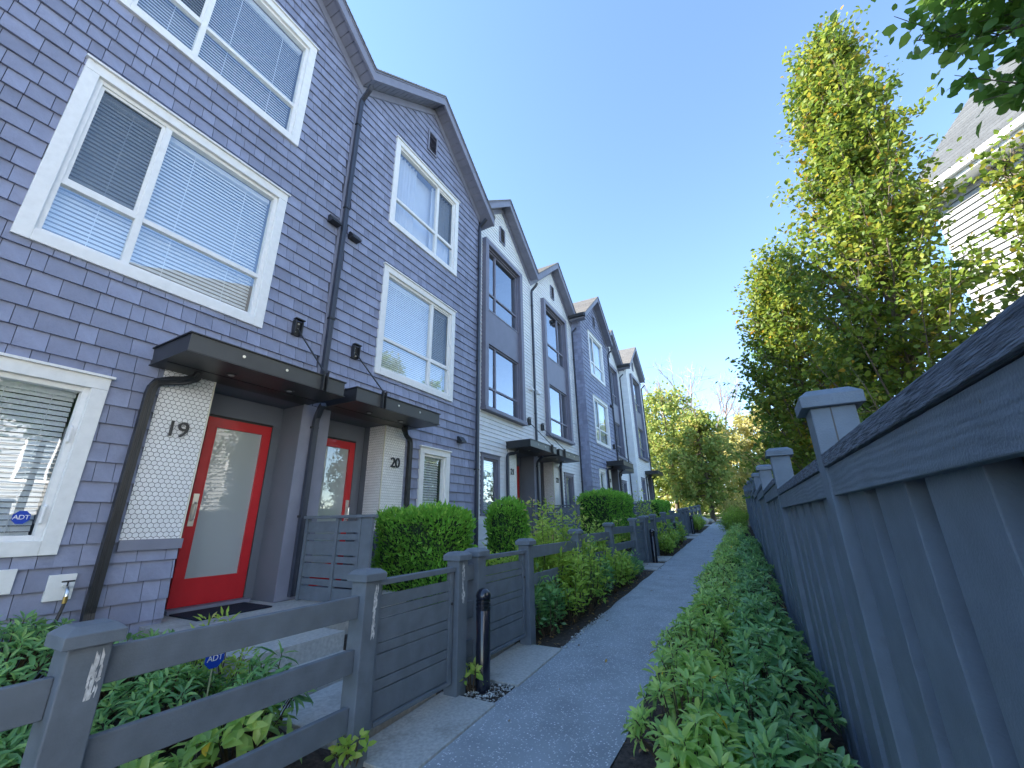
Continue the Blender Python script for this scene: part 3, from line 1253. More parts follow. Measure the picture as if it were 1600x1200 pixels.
    # downpipes
    if d < 0:
        downpipe(U, [(0.30, 0.0, 9.36), (0.26, 0.0, 9.28), (0.08, 0.0, 9.12), (0.065, 0.0, 9.0), (0.065, 0.0, 3.30)], root, brackets=[(0.06, 0.0, z) for z in (4.5, 6.6, 8.5)])
        downpipe(U, [(0.3, 0.10, 3.07), (0.22, 0.08, 3.02), (0.10, 0.03, 2.93), (0.085, 0.03, 2.86), (0.085, 0.03, 0.66)], root, brackets=[(0.06, 0.03, z) for z in (1.6, 2.78)])
    else:
        downpipe(U, [(0.28, UW - 0.02, 9.30), (0.2, UW - 0.02, 9.22), (0.075, UW - 0.02, 9.12), (0.07, UW - 0.02, 9.0), (0.07, UW - 0.02, 0.5)], root,
                 brackets=[(0.06, UW - 0.02, z) for z in (2.6, 5.2, 7.8)])
    # canopy drain down the pier
    q = [(0.22, tile[0] + 0.26, 3.08), (0.20, tile[0] + 0.28, 3.02), (0.15, tile[0] + 0.36, 2.975), (0.10, tile[0] + 0.46, 2.955), (0.072, tile[0] + 0.55, 2.92),
         (0.066, tile[0] + 0.578, 2.86), (0.066, tile[0] + 0.585, 2.80), (0.066, tile[0] + 0.585, 0.80), (0.08, tile[0] + 0.585, 0.74), (0.14, tile[0] + 0.585, 0.62)]
    downpipe(U, q, root, m='black' if sh else 'pipe', w=0.038)
    # gable vent
    vb = MB()
    c = UW / 2
    e = 0.035
    for r in ((c - 0.16, c - 0.16 + e, 9.80, 10.40), (c + 0.16 - e, c + 0.16, 9.80, 10.40), (c - 0.16 + e, c + 0.16 - e, 9.80, 9.80 + e), (c - 0.16 + e, c + 0.16 - e, 10.40 - e, 10.40)):
        U.bx(vb, 0.0, 0.06, *r)
    v = vb.build('gable_vent', M['trim'], root)
    lb = MB()
    z = 9.84
    U.bx(lb, 0.0, 0.012, c - 0.13, c + 0.13, 9.83, 10.37)
    while z < 10.36:
        lb.poly([U.P(0.014, c - 0.125, z + 0.035), U.P(0.014, c + 0.125, z + 0.035), U.P(0.05, c + 0.125, z), U.P(0.05, c - 0.125, z)])
        z += 0.04
    lb.build('louvre', M['bay'], v)
    # hooded wall vents
    if sh:
        for (u, z) in {19: [(0.19, 6.2)], 20: [(0.22, 6.15), (3.45, 3.16)], 23: [(0.3, 6.2)]}[num]:
            hb = MB()
            hb.prism([U.P(0.02, u - 0.09, z + 0.07), U.P(0.07, u - 0.09, z + 0.07), U.P(0.15, u - 0.09, z - 0.03), U.P(0.15, u - 0.09, z - 0.06), U.P(0.02, u - 0.09, z - 0.06)], (0, d * 0.18, 0))
            hb.build('wall_vent', M['black'], root)
    elif near:
        hb = MB()
        u, z = 0.26, 5.3
        hb.prism([U.P(0.02, u - 0.07, z + 0.08), U.P(0.06, u - 0.07, z + 0.08), U.P(0.14, u - 0.07, z - 0.05), U.P(0.14, u - 0.07, z - 0.07), U.P(0.02, u - 0.07, z - 0.07)], (0, d * 0.14, 0))
        hb.build('wall_vent', M['siding'], root)
    roof(U, detail=near)
    # stoop and steps
    sp = U.box('stoop', M['concrete'], root, D, 0.95, 0.0, 1.5 if d < 0 else 1.08, 0.0, 0.612)
    gw = xp + 5.2
    for k in range(2):
        xs = 0.95 + 0.34 * k
        U.box('step', M['concrete'], sp, xs + 0.002, xs + 0.342, 0.2, 1.25 if d < 0 else 1.06, -0.1, 0.612 - 0.175 * (k + 1))
    return U


mat_cream = mat('cream_edge_trim', (0.72, 0.69, 0.58), 0.45, 0.03)
UNITS = {}
for args in ((17, -4.571, -1, -5.65, -0.33, 'white'), (18, -4.571, 1, -5.65, -0.33, 'white'), (19, 3.605, -1, -5.2, 0.0, 'shingle'), (20, 3.605, 1, -5.2, 0.0, 'shingle'), (21, 11.781, -1, -5.65, 0.33, 'white'),
             (22, 11.781, 1, -5.65, 0.33, 'white'), (23, 19.957, -1, -5.2, 0.66, 'shingle'), (24, 19.957, 1, -5.65, 0.66, 'white'),
             (25, 28.133, -1, -5.2, 0.99, 'white')):
    UNITS[args[0]] = build_unit(*args)

# ================================================================== YARDS
GATES = []          # (y0,y1)
for b in range(4):
    o = 8.176 * b
    GATES += [(2.40 + o, 3.36 + o), (3.82 + o, 4.78 + o)]


def yardz(x, y):
    t = min(max((-2.55 - x) / 2.3, 0), 1)
    if x > -3.62 and any(a - 0.06 < y < b + 0.08 for a, b in GATES):
        return gz(y) - 0.04
    lev = 0.36 + 0.0405 * (y - 3.6)
    return gz(y) * (1 - t) + lev * t


def yard():
    xs = np.linspace(-5.9, -2.5, 26)
    ys = np.arange(-4, 32.1, 0.1)
    V, F = [], []
    for y in ys:
        for x in xs:
            V.append((x, y, yardz(x, y) + RNG.normal(0, 0.012)))
    n = len(xs)
    for j in range(len(ys) - 1):
        for i in range(n - 1):
            F.append((j * n + i, j * n + i + 1, (j + 1) * n + i + 1, (j + 1) * n + i))
    o = obj('yard_soil', mesh_np('yard_soil', V, [F]), M['soil'])
    tag(o, kind='structure')


M['landing'] = mat('stained_concrete', (0.44, 0.43, 0.40), 0.85, 0.18, nscale=40, bump=0.4, bscale=170, dirt=0.85, dscale=1.7, dcol=(0.17, 0.15, 0.12))
yard()
for (a, b) in GATES[:7]:
    def pad(m, x0, x1, y0, y1, up):
        m.faces([(x0, y0, gz(y0) - 0.1), (x1, y0, gz(y0) - 0.1), (x1, y1, gz(y1) - 0.1), (x0, y1, gz(y1) - 0.1),
                 (x0, y0, gz(y0) + up), (x1, y0, gz(y0) + up), (x1, y1, gz(y1) + up), (x0, y1, gz(y1) + up)],
                [(0, 3, 2, 1), (4, 5, 6, 7), (0, 1, 5, 4), (1, 2, 6, 5), (2, 3, 7, 6), (3, 0, 4, 7)])
    mb = MB()
    pad(mb, -2.62, -2.07, a - 0.03, b + 0.05, 0.018)
    tag(mb.build('concrete_landing', M['landing'], bevel=0.006), kind='structure')
    mb = MB()
    pad(mb, -3.58, -2.63, a + 0.02, b - 0.02, 0.06)
    tag(mb.build('garden_walk', M['concrete'], bevel=0.006), kind='structure')

# ================================================================== LEFT FENCE, GATES
FX = -2.50


def post(parent, x, y, ztop, zbot, w=0.07, name='post', m='fence', cap=0.098):
    p = box(name, M[m], parent, x - w, x + w, y - w, y + w, zbot, ztop - 0.075, bevel=0.006)
    mb = MB()
    c = cap
    z0, z1, z2 = ztop - 0.075, ztop - 0.028, ztop
    i = c - 0.034
    V = [(x - c, y - c, z0), (x + c, y - c, z0), (x + c, y + c, z0), (x - c, y + c, z0), (x - c, y - c, z1), (x + c, y - c, z1), (x + c, y + c, z1), (x - c, y + c, z1),
         (x - i, y - i, z2), (x + i, y - i, z2), (x + i, y + i, z2), (x - i, y + i, z2)]
    fs = [(0, 3, 2, 1), (8, 9, 10, 11)] + [(k, (k + 1) % 4, (k + 1) % 4 + 4, k + 4) for k in range(4)] + [(k + 4, (k + 1) % 4 + 4, (k + 1) % 4 + 8, k + 8) for k in range(4)]
    mb.faces(V, fs)
    mb.build('post_cap', M[m], p, bevel=0.003)
    return p


def scuff(parent, x, y0, y1, z0, z1, n, seed):
    """scraped paint: small ragged flecks just proud of the face"""
    r = random.Random(seed)
    mb = MB()
    xx = x
    yc = r.uniform(y0, y1)
    for k in range(n):
        x = xx + 0.00006 * k
        y = yc + r.gauss(0, 0.010)
        z = r.uniform(z0, z1)
        w, h = r.uniform(0.002, 0.008), r.uniform(0.006, 0.035)
        mb.poly([(x, y - w * r.uniform(.3, 1), z - h), (x, y + w * r.uniform(.2, 1), z - h * r.uniform(.5, 1)), (x, y + w, z + h * r.uniform(.1, .6)),
                 (x, y - w * r.uniform(.1, .8), z + h)])
    mb.build('scuff', M['scuff'], parent)


def rails(parent, y0, y1, zt):
    for k, dz_ in enumerate((0.0, 0.325, 0.65)):
        box('rail', M['fence'], parent, FX - 0.02, FX + 0.02, y0 + 0.071, y1 - 0.071, zt - dz_ - 0.14, zt - dz_, bevel=0.004)


def fence_run(ys, label, scuffs=()):
    mid = ys[0]
    e = empty('rail_fence', (FX, ys[0], gz(ys[0])), label, 'fence', 'slate grey rail fences between the gates')
    tops = [1.165 + gz(y) - 0.01 for y in ys]
    for i, y in enumerate(ys):
        p = post(e, FX, y, tops[i], gz(y) - 0.25)
        if y in scuffs:
            scuff(p, FX + 0.0712, y - 0.01, y + 0.045, tops[i] - (0.42 if y > 1 else 0.26), tops[i] - 0.12, 55 if y > 1 else 30, int(y * 100))
    for a, b in zip(ys[:-1], ys[1:]):
        rails(e, a, b, 1.02 + gz((a + b) / 2))
    return e


fence_run([-1.0, 0.84, 2.33], 'slate grey three-rail fence in front of house 19, left of the first gate', (0.84, 2.33))
fence_run([3.43, 3.75], 'short stub of rail fence between the first two gates, behind the bollard', (3.43,))
fence_run([4.85, 6.61, 8.48, 10.50], 'long rail fence in front of the white townhouse 21, shrubs growing through')
fence_run([11.61, 11.93], 'short stub of rail fence between the second pair of gates')
fence_run([13.03, 14.79, 16.66, 18.68], 'rail fence in front of the far shingled townhouse')
fence_run([19.79, 20.11], 'short stub of rail fence between the third pair of gates')
fence_run([21.21, 22.97, 24.84, 26.86], 'farthest rail fence, ending near the boulders')

GLABEL = ['slatted slate gate nearest the camera, on the walk to the red door 19', 'second slatted gate, behind the nearest bollard, leading to house 20',
          'third slatted gate along the path, leading to house 21', 'fourth slatted gate along the path, leading to house 22',
          'fifth slatted gate along the path, leading to the far shingled house', 'sixth slatted gate along the path']
for gi, (a, b) in enumerate(GATES[:6]):
    zb, zt = gz((a + b) / 2) + 0.13, gz((a + b) / 2) + 1.05
    g = empty('garden_gate', (FX, a, gz(a)), GLABEL[gi], 'gate', 'slatted garden gates along the path')
    box('gate_stile', M['fence'], g, FX - 0.02, FX + 0.025, a + 0.015, a + 0.065, zb, zt - 0.04, bevel=0.004)
    box('gate_stile', M['fence'], g, FX - 0.02, FX + 0.025, b - 0.065, b - 0.015, zb, zt - 0.04, bevel=0.004)
    box('gate_cap', M['fence'], g, FX - 0.035, FX + 0.04, a + 0.01, b - 0.01, zt - 0.04, zt, bevel=0.004)
    box('gate_sill', M['fence'], g, FX - 0.015, FX + 0.03, a + 0.068, b - 0.068, zb, zb + 0.03, bevel=0.003)
    hs = [0.165, 0.075, 0.165, 0.075, 0.165, 0.075, 0.1]
    z = zb + 0.036
    for k, h in enumerate([0.17, 0.07, 0.155, 0.07, 0.155, 0.07, 0.09]):
        box('gate_board', M['fence'], g, FX - 0.012, FX + 0.012, a + 0.064, b - 0.064, z, min(z + h - 0.007, zt - 0.042), bevel=0.003)
        z += h
    if gi < 2:
        lb = MB()
        lb.tube([(FX + 0.026, b - 0.04, zt - 0.30), (FX + 0.034, b - 0.04, zt - 0.30)], 0.012, 10)
        lb.build('gate_latch', M['black'], g)

# slatted privacy screens between the stoops
for bi in range(3):
    yp = 3.605 + 8.176 * bi
    dzb = 0.33 * bi
    xw = -5.2 if bi != 1 else -5.65
    lab = ['nearest slatted slate screen, standing beside the nearest red door', 'slatted screen before the doors of the white lap-sided pair', 'far slatted screen beside the door of the shingled house 23'][bi]
    e = empty('privacy_screen', (xw + 0.9, yp, 0.6 + dzb), lab, 'screen', 'slatted screens between the stoops')
    x0, x1 = xw + 0.17, xw + 1.36
    z0, z1 = 0.625 + dzb, 1.60 + dzb
    for x in (x0, x0 + (x1 - x0) * 0.5 - 0.02, x1 - 0.22):
        box('stile', M['fence'], e, x, x + 0.045, yp - 0.035, yp + 0.02, z0, z1 - 0.035, bevel=0.003)
    box('end_panel', M['fence'], e, x1 - 0.172, x1, yp - 0.028, yp + 0.012, z0 - 0.3, z1 - 0.036, bevel=0.003)
    box('top_cap', M['fence'], e, x0 - 0.02, x1 + 0.02, yp - 0.055, yp + 0.04, z1 - 0.035, z1, bevel=0.004)
    z = z0 + 0.01
    for k, h in enumerate([0.17, 0.085, 0.17, 0.085, 0.17, 0.085, 0.15]):
        box('slat', M['fence'], e, x0 + 0.02, x1 - 0.2, yp - 0.012, yp + 0.012, z, z + h - 0.018, bevel=0.002)
        z += h

# ================================================================== RIGHT BOARD FENCE
def rx(y):
    return 0.34 - 0.0145 * y


def right_fence():
    e = empty('board_fence', (0.4, 2.0, gz(2.0)), 'tall slate blue board fence with capped posts along the right of the path', 'fence')
    ys = [-1.95 + 0.0, 2.10 - 0.0] + [2.10 + 2.42 * k for k in range(1, 11)]
    ys[0] = 2.10 - 2.42
    w = 0.075
    for i, y in enumerate(ys):
        g = gz(y)
        top = 1.50 + 0.495 + 0.105 * (i - 1)
        post(e, rx(y) + 0.055, y, top, g - 0.2, w=w, m='fence_r', cap=0.105)
        if i == len(ys) - 1:
            break
        y1 = ys[i + 1]
        zf = 1.572 + 0.112 * (i - 1)          # underside of the fascia
        if i == 0:
            zf = 1.572
        a, b = y + w + 0.001, y1 - w - 0.001
        if i == 0:
            b = y1 - w - 0.012
        xa, xb = rx(a), rx(b)

        def slab(name, m, dx0, dx1, z0, z1, ya=a, yb=b, bevel=0.003):
            mb = MB()
            q0, q1 = rx(ya), rx(yb)
            mb.faces([(q0 + dx0, ya, z0), (q0 + dx1, ya, z0), (q1 + dx1, yb, z0), (q1 + dx0, yb, z0), (q0 + dx0, ya, z1), (q0 + dx1, ya, z1), (q1 + dx1, yb, z1), (q1 + dx0, yb, z1)],
                     [(0, 3, 2, 1), (4, 5, 6, 7), (0, 1, 5, 4), (1, 2, 6, 5), (2, 3, 7, 6), (3, 0, 4, 7)])
            return mb.build(name, M[m], e, bevel=bevel)
        slab('fascia_board', 'fence_f', -0.016, 0.011, zf, zf + 0.105)
        slab('cap_board', 'fence_cap', -0.026, 0.16, zf + 0.108, zf + 0.158)
        slab('back_rail', 'fence_r', 0.062, 0.10, zf - 0.02, zf + 0.1)
        # boards in two layers
        n = 6
        pw = (b - a) / n
        for k in range(n):
            ya = a + pw * k
            slab('board', 'fence_r', 0.062, 0.08, gz(ya) - 0.05, zf + 0.02, ya + 0.004, ya + pw - 0.004, 0.002)
            if k < n:
                slab('batten_board', 'fence_r', 0.012, 0.060, gz(ya) - 0.05, zf + 0.04, ya + 0.06, ya + pw - 0.085 + 0.03 * random.random(), 0.003)
    return e


rf = right_fence()


def fence_marks(e):
    # nail holes, a scratch and the split in the nearest post
    x = rx(1.0) - 0.0162
    for (y, z, r) in ((1.21, 1.634, 0.0028), (0.72, 1.598, 0.0045)):
        mb = MB()
        xx = rx(y) - 0.0163
        mb.poly([(xx, y + r * math.cos(k * math.pi / 5), z + r * math.sin(k * math.pi / 5)) for k in range(10)])
        mb.build('nail_hole', M['black'], e)
    mb = MB()
    for y in np.arange(-0.2, 9.0, 0.126):
        xx = rx(y) - 0.0164
        i = int((y - 2.1) // 2.42) + 1
        z = 1.572 + 0.112 * max(i - 1, 0) + (0.03 if int(y / 0.126) % 2 else 0.078)
        if abs((y - 2.1 + 1.21) % 2.42 - 1.21) < 0.1:
            continue
        mb.poly([(xx, y + 0.003 * math.cos(k * math.pi / 4), z + 0.003 * math.sin(k * math.pi / 4)) for k in range(8)])
    tag(mb.build('nail_heads', M['charcoal'], e), kind='stuff')
    mb = MB()
    y0 = 2.10 - 0.0752
    xc = rx(2.1) + 0.055
    mb.faces([(xc - 0.012, y0, 1.70), (xc - 0.006, y0, 1.70), (xc - 0.004, y0, 1.918), (xc - 0.009, y0, 1.918)], [(0, 1, 2, 3)])
    mb.build('post_split', M['black'], e)


fence_marks(rf)

# ================================================================== BOLLARDS
def bollard(y, label):
    z = gz(y)
    e = empty('bollard', (-2.33, y, z), label, 'bollard', 'dark bollards beside the gates')
    mb = MB()
    mb.lathe((-2.33, y, z - 0.05), [(0.066, 0), (0.066, 0.68), (0.062, 0.685)], 28)
    mb.build('post', M['bollard'], e, smooth=True)
    mb = MB()
    h = 0.63
    prof = [(0.05, h)]
    for k in range(3):
        prof += [(0.069, h + 0.004 + k * 0.032), (0.069, h + 0.024 + k * 0.032), (0.055, h + 0.026 + k * 0.032), (0.055, h + 0.034 + k * 0.032)]
    mb.lathe((-2.33, y, z), prof, 28)
    mb.build('louvre_rings', M['bollard'], e, smooth=True)
    mb = MB()
    prof = [(0.070, 0.728), (0.072, 0.745)] + [(0.072 * math.cos(t), 0.745 + 0.072 * math.sin(t)) for t in np.linspace(0.1, 1.5, 9)]
    mb.lathe((-2.33, y, z), prof, 28)
    mb.build('dome_cap', M['bollard'], e, smooth=True)


for y, l in ((3.62, 'nearest navy black bollard with domed cap, between the first two gates'), (11.8, 'second dark bollard, beside the third and fourth gates'),
             (15.6, 'third dark bollard, half hidden by low shrubs'), (20.9, 'farthest dark bollard along the left of the path')):
    bollard(y, l)

# ================================================================== FOLIAGE TOOLS
LANCE_V = np.array([(0, 0, 0), (.33, .5, .07), (.33, 0, 0), (.33, -.5, .07), (.72, .38, .03), (.72, 0, -.03), (.72, -.38, .03), (1, 0, -.12)])
LANCE_F = [np.array([(0, 2, 1), (0, 3, 2), (4, 5, 7), (5, 6, 7)]), np.array([(1, 2, 5, 4), (2, 3, 6, 5)])]
SIMP_V = np.array([(0, 0, 0), (.45, .5, .09), (1, 0, -.06), (.45, -.5, .09)])
SIMP_F = [np.array([(0, 2, 1), (0, 3, 2)])]


def unit(a):
    return a / (np.linalg.norm(a, axis=-1, keepdims=True) + 1e-9)


def leaf_arrays(pos, d, n, size, width, lance):
    TV, TF = (LANCE_V, LANCE_F) if lance else (SIMP_V, SIMP_F)
    d = unit(d)
    s = unit(np.cross(d, n))
    n = np.cross(s, d)
    N, k = len(pos), len(TV)
    size = np.broadcast_to(size, (N,))[:, None, None]
    V = pos[:, None, :] + size * (TV[None, :, 0:1] * d[:, None, :] + width * TV[None, :, 1:2] * s[:, None, :] + TV[None, :, 2:3] * n[:, None, :])
    off = (np.arange(N) * k)[:, None, None]
    F = [(f[None] + off).reshape(-1, f.shape[1]) for f in TF]
    return V.reshape(-1, 3), F, [len(f) for f in TF]


def leaf_obj(name, material, parent, pos, d, n, size, width, tone, lance=False):
    L = np.array(wloc(parent))
    V, F, cnt = leaf_arrays(np.asarray(pos) - L, np.asarray(d), np.asarray(n), size, width, lance)
    tn = np.concatenate([np.repeat(tone, c) for c in cnt])
    return obj(name, mesh_np(name, V, F, tn), material, parent)


def rnd_dirs(n):
    return unit(RNG.normal(size=(n, 3)))


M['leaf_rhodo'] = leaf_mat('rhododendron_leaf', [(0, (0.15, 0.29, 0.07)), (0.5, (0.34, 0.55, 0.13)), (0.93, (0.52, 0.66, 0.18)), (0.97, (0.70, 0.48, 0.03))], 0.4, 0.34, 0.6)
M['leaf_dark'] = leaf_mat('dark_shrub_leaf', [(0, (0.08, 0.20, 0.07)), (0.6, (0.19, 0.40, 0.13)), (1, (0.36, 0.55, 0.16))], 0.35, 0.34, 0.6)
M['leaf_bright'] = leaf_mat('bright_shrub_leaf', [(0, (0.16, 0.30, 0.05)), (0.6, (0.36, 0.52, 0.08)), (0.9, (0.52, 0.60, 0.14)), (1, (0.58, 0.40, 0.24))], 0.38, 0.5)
M['leaf_hedge'] = leaf_mat('cedar_hedge', [(0, (0.09, 0.25, 0.03)), (0.6, (0.20, 0.48, 0.06)), (1, (0.38, 0.60, 0.10))], 0.3, 0.6)
M['leaf_hornbeam'] = leaf_mat('hornbeam_leaf', [(0, (0.05, 0.11, 0.02)), (0.45, (0.13, 0.21, 0.03)), (0.8, (0.27, 0.30, 0.04)), (1, (0.42, 0.26, 0.03))], 0.4, 0.5)
M['leaf_green'] = leaf_mat('dark_tree_leaf', [(0, (0.07, 0.16, 0.03)), (0.6, (0.15, 0.29, 0.05)), (1, (0.27, 0.39, 0.07))], 0.42, 0.45)
M['leaf_maple'] = leaf_mat('autumn_maple_leaf', [(0, (0.12, 0.20, 0.05)), (0.5, (0.25, 0.33, 0.08)), (0.85, (0.42, 0.40, 0.12)), (1, (0.46, 0.34, 0.10))], 0.4, 0.55)
M['leaf_yellow'] = leaf_mat('yellow_autumn_leaf', [(0, (0.30, 0.32, 0.09)), (0.6, (0.48, 0.45, 0.14)), (1, (0.55, 0.48, 0.26))], 0.35, 0.6)
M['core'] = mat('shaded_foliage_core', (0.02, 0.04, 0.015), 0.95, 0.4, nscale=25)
M['stem'] = mat('brown_stem', (0.10, 0.07, 0.045), 0.9, 0.3)


def whorl_shrub(name, label, cat, group, base, rx_, ry_, H, n, lsize, material, wid=0.34, lpw=9, seed=0, droop=0.0, flat=0.5):
    """a shrub of leaf rosettes at the tips of branching stems"""
    rg = np.random.default_rng(seed)
    e = empty(name, base, label, cat, group)
    B = np.array(base)
    th = rg.uniform(0, 2 * math.pi, n)
    r = np.sqrt(rg.uniform(0, 1, n))
    u = np.stack([r * np.cos(th), r * np.sin(th)], 1)
    z = H * (1 - flat * r ** 2.2) * rg.uniform(0.5, 1.0, n) ** 0.6
    C = B + np.stack([u[:, 0] * rx_, u[:, 1] * ry_, z], 1)
    ax = unit(np.stack([u[:, 0] * 0.7, u[:, 1] * 0.7, np.full(n, 0.8)], 1) + rg.normal(size=(n, 3)) * 0.22)
    sb = MB()
    for i in range(n):
        p0 = B + np.array([u[i, 0] * rx_ * 0.25, u[i, 1] * ry_ * 0.25, 0])
        mid = (p0 * 0.45 + C[i] * 0.55) + np.array([0, 0, 0.06 * H])
        sb.tube([p0, mid, C[i]], [0.007, 0.005, 0.003], 4, caps=False)
    sb.build('stem', M['stem'], e)
    m = n * lpw
    c = np.repeat(C, lpw, 0)
    a = np.repeat(ax, lpw, 0)
    k = np.tile(np.arange(lpw), n)
    ang = k * 2.4 + np.repeat(rg.uniform(0, 6.28, n), lpw) + rg.normal(size=m) * 0.2
    t1 = unit(np.cross(a, rg.normal(size=(m, 3)) * 0.02 + np.array([0.31, 0.95, 0.1])))
    t2 = np.cross(a, t1)
    rad = np.cos(ang)[:, None] * t1 + np.sin(ang)[:, None] * t2
    el = 0.02 + 0.72 * (k / lpw) + rg.normal(size=m) * 0.16 - droop
    d = np.cos(el)[:, None] * rad + np.sin(el)[:, None] * a
    nn = a - rad * 0.3
    sz = lsize * rg.uniform(0.55, 1.15, m) * (1 - 0.35 * (k / lpw))
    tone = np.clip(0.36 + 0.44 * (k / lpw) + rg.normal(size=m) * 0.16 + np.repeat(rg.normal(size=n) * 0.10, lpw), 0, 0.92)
    tone[rg.random(m) < 0.010] = 1.0
    pos = c + d * 0.012 - a * (0.03 * (1 - k / lpw))[:, None]
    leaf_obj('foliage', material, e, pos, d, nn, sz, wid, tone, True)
    return e


def hedge(label, x0, x1, y0, y1, z0, z1, n, group='clipped cedar hedges', ls=0.06, round_=False, pw=7):
    e = empty('clipped_hedge', ((x0 + x1) / 2, (y0 + y1) / 2, z0), label, 'hedge', group)
    c = np.array([(x0 + x1) / 2, (y0 + y1) / 2, (z0 + z1) / 2])
    h = np.array([(x1 - x0) / 2, (y1 - y0) / 2, (z1 - z0) / 2])
    p = RNG.uniform(-1, 1, (n, 3))
    ar = np.array([h[1] * h[2], h[0] * h[2], h[0] * h[1]])
    f = RNG.choice(3, n, p=ar / ar.sum())
    sg = np.where(RNG.random(n) < 0.5, -1.0, 1.0)
    p[np.arange(n), f] = sg
    p = p[p[:, 2] > -0.95]
    if round_:
        q = p.copy()
        l = np.linalg.norm(p[:, :2], axis=1, keepdims=True)
        mx = np.max(np.abs(p[:, :2]), axis=1, keepdims=True)
        q[:, :2] = p[:, :2] / np.maximum(l, 1e-6) * mx
        p = q
    ex = 5
    nrm = unit(np.sign(p) * np.abs(p) ** ex / h)
    sc = 1.0 / (np.sum(np.abs(p) ** pw, axis=1, keepdims=True)) ** (1 / pw)
    q = p * np.minimum(sc, 1)
    wob = 0.035 * np.sin(q[:, 1] * h[1] * 7 + q[:, 2] * 3) + 0.03 * np.sin(q[:, 0] * 5 * h[0] + q[:, 2] * h[2] * 8)
    P = c + q * h + nrm * (wob[:, None] + RNG.normal(size=(len(p), 1)) * 0.034)
    d = unit(nrm * 0.8 + np.array([0, 0, 0.75]) + RNG.normal(size=P.shape) * 0.45)
    nn = unit(nrm + RNG.normal(size=P.shape) * 0.6)
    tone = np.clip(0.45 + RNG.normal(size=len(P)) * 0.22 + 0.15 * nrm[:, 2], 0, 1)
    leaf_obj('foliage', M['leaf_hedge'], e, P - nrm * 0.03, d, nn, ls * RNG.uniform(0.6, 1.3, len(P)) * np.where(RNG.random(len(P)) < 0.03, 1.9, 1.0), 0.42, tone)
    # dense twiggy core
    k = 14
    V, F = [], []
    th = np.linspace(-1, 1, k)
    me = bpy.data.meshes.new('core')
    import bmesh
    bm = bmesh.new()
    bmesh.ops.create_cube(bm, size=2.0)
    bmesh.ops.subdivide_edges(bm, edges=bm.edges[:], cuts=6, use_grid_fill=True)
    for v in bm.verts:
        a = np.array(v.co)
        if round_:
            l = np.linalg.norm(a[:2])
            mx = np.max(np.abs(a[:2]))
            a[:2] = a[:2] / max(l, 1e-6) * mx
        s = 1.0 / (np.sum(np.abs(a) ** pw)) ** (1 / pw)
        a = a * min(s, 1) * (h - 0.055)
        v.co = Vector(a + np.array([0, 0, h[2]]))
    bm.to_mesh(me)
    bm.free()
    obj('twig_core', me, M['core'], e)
    return e


def bushy(name, label, cat, group, base, rx_, ry_, H, n, ls, material, wid=0.5, seed=0, stems=14, lance=False, spiky=0.0):
    """loose shrub: leaves along many upright stems"""
    rg = np.random.default_rng(seed)
    e = empty(name, base, label, cat, group)
    B = np.array(base)
    sb = MB()
    P, D = [], []
    per = max(4, n // stems)
    for i in range(stems):
        th = rg.uniform(0, 6.283)
        r = math.sqrt(rg.uniform(0, 1))
        hh = H * (1 - 0.45 * r ** 2) * rg.uniform(0.7, 1.1 + spiky * (rg.random() < 0.25))
        tip = B + np.array([rx_ * r * math.cos(th), ry_ * r * math.sin(th), hh])
        p0 = B + np.array([rx_ * 0.2 * math.cos(th), ry_ * 0.2 * math.sin(th), 0])
        mid = p0 * 0.5 + tip * 0.5 + np.array([rx_ * 0.12 * math.cos(th), ry_ * .12 * math.sin(th), 0])
        sb.tube([p0, mid, tip], [0.007, 0.005, 0.002], 4, caps=False)
        t = rg.uniform(0.15, 1.0, per) ** 0.7
        q = (1 - t)[:, None] ** 2 * p0 + 2 * (t * (1 - t))[:, None] * mid + (t ** 2)[:, None] * tip
        dd = unit(unit(tip - p0)[None] * 0.5 + rg.normal(size=(per, 3)) * np.array([1, 1, 0.6]))
        P.append(q + dd * 0.05 * rg.uniform(0, 1, (per, 1)) * (1 + 2 * rx_))
        D.append(dd)
    sb.build('stem', M['stem'], e)
    P, D = np.concatenate(P), np.concatenate(D)
    m = len(P)
    nn = unit(rg.normal(size=(m, 3)) * 0.6 + np.array([0, 0, 0.9]))
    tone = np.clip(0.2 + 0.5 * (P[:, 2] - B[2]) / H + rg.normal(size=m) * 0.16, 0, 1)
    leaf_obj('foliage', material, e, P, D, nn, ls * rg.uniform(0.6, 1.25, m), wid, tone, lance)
    return e


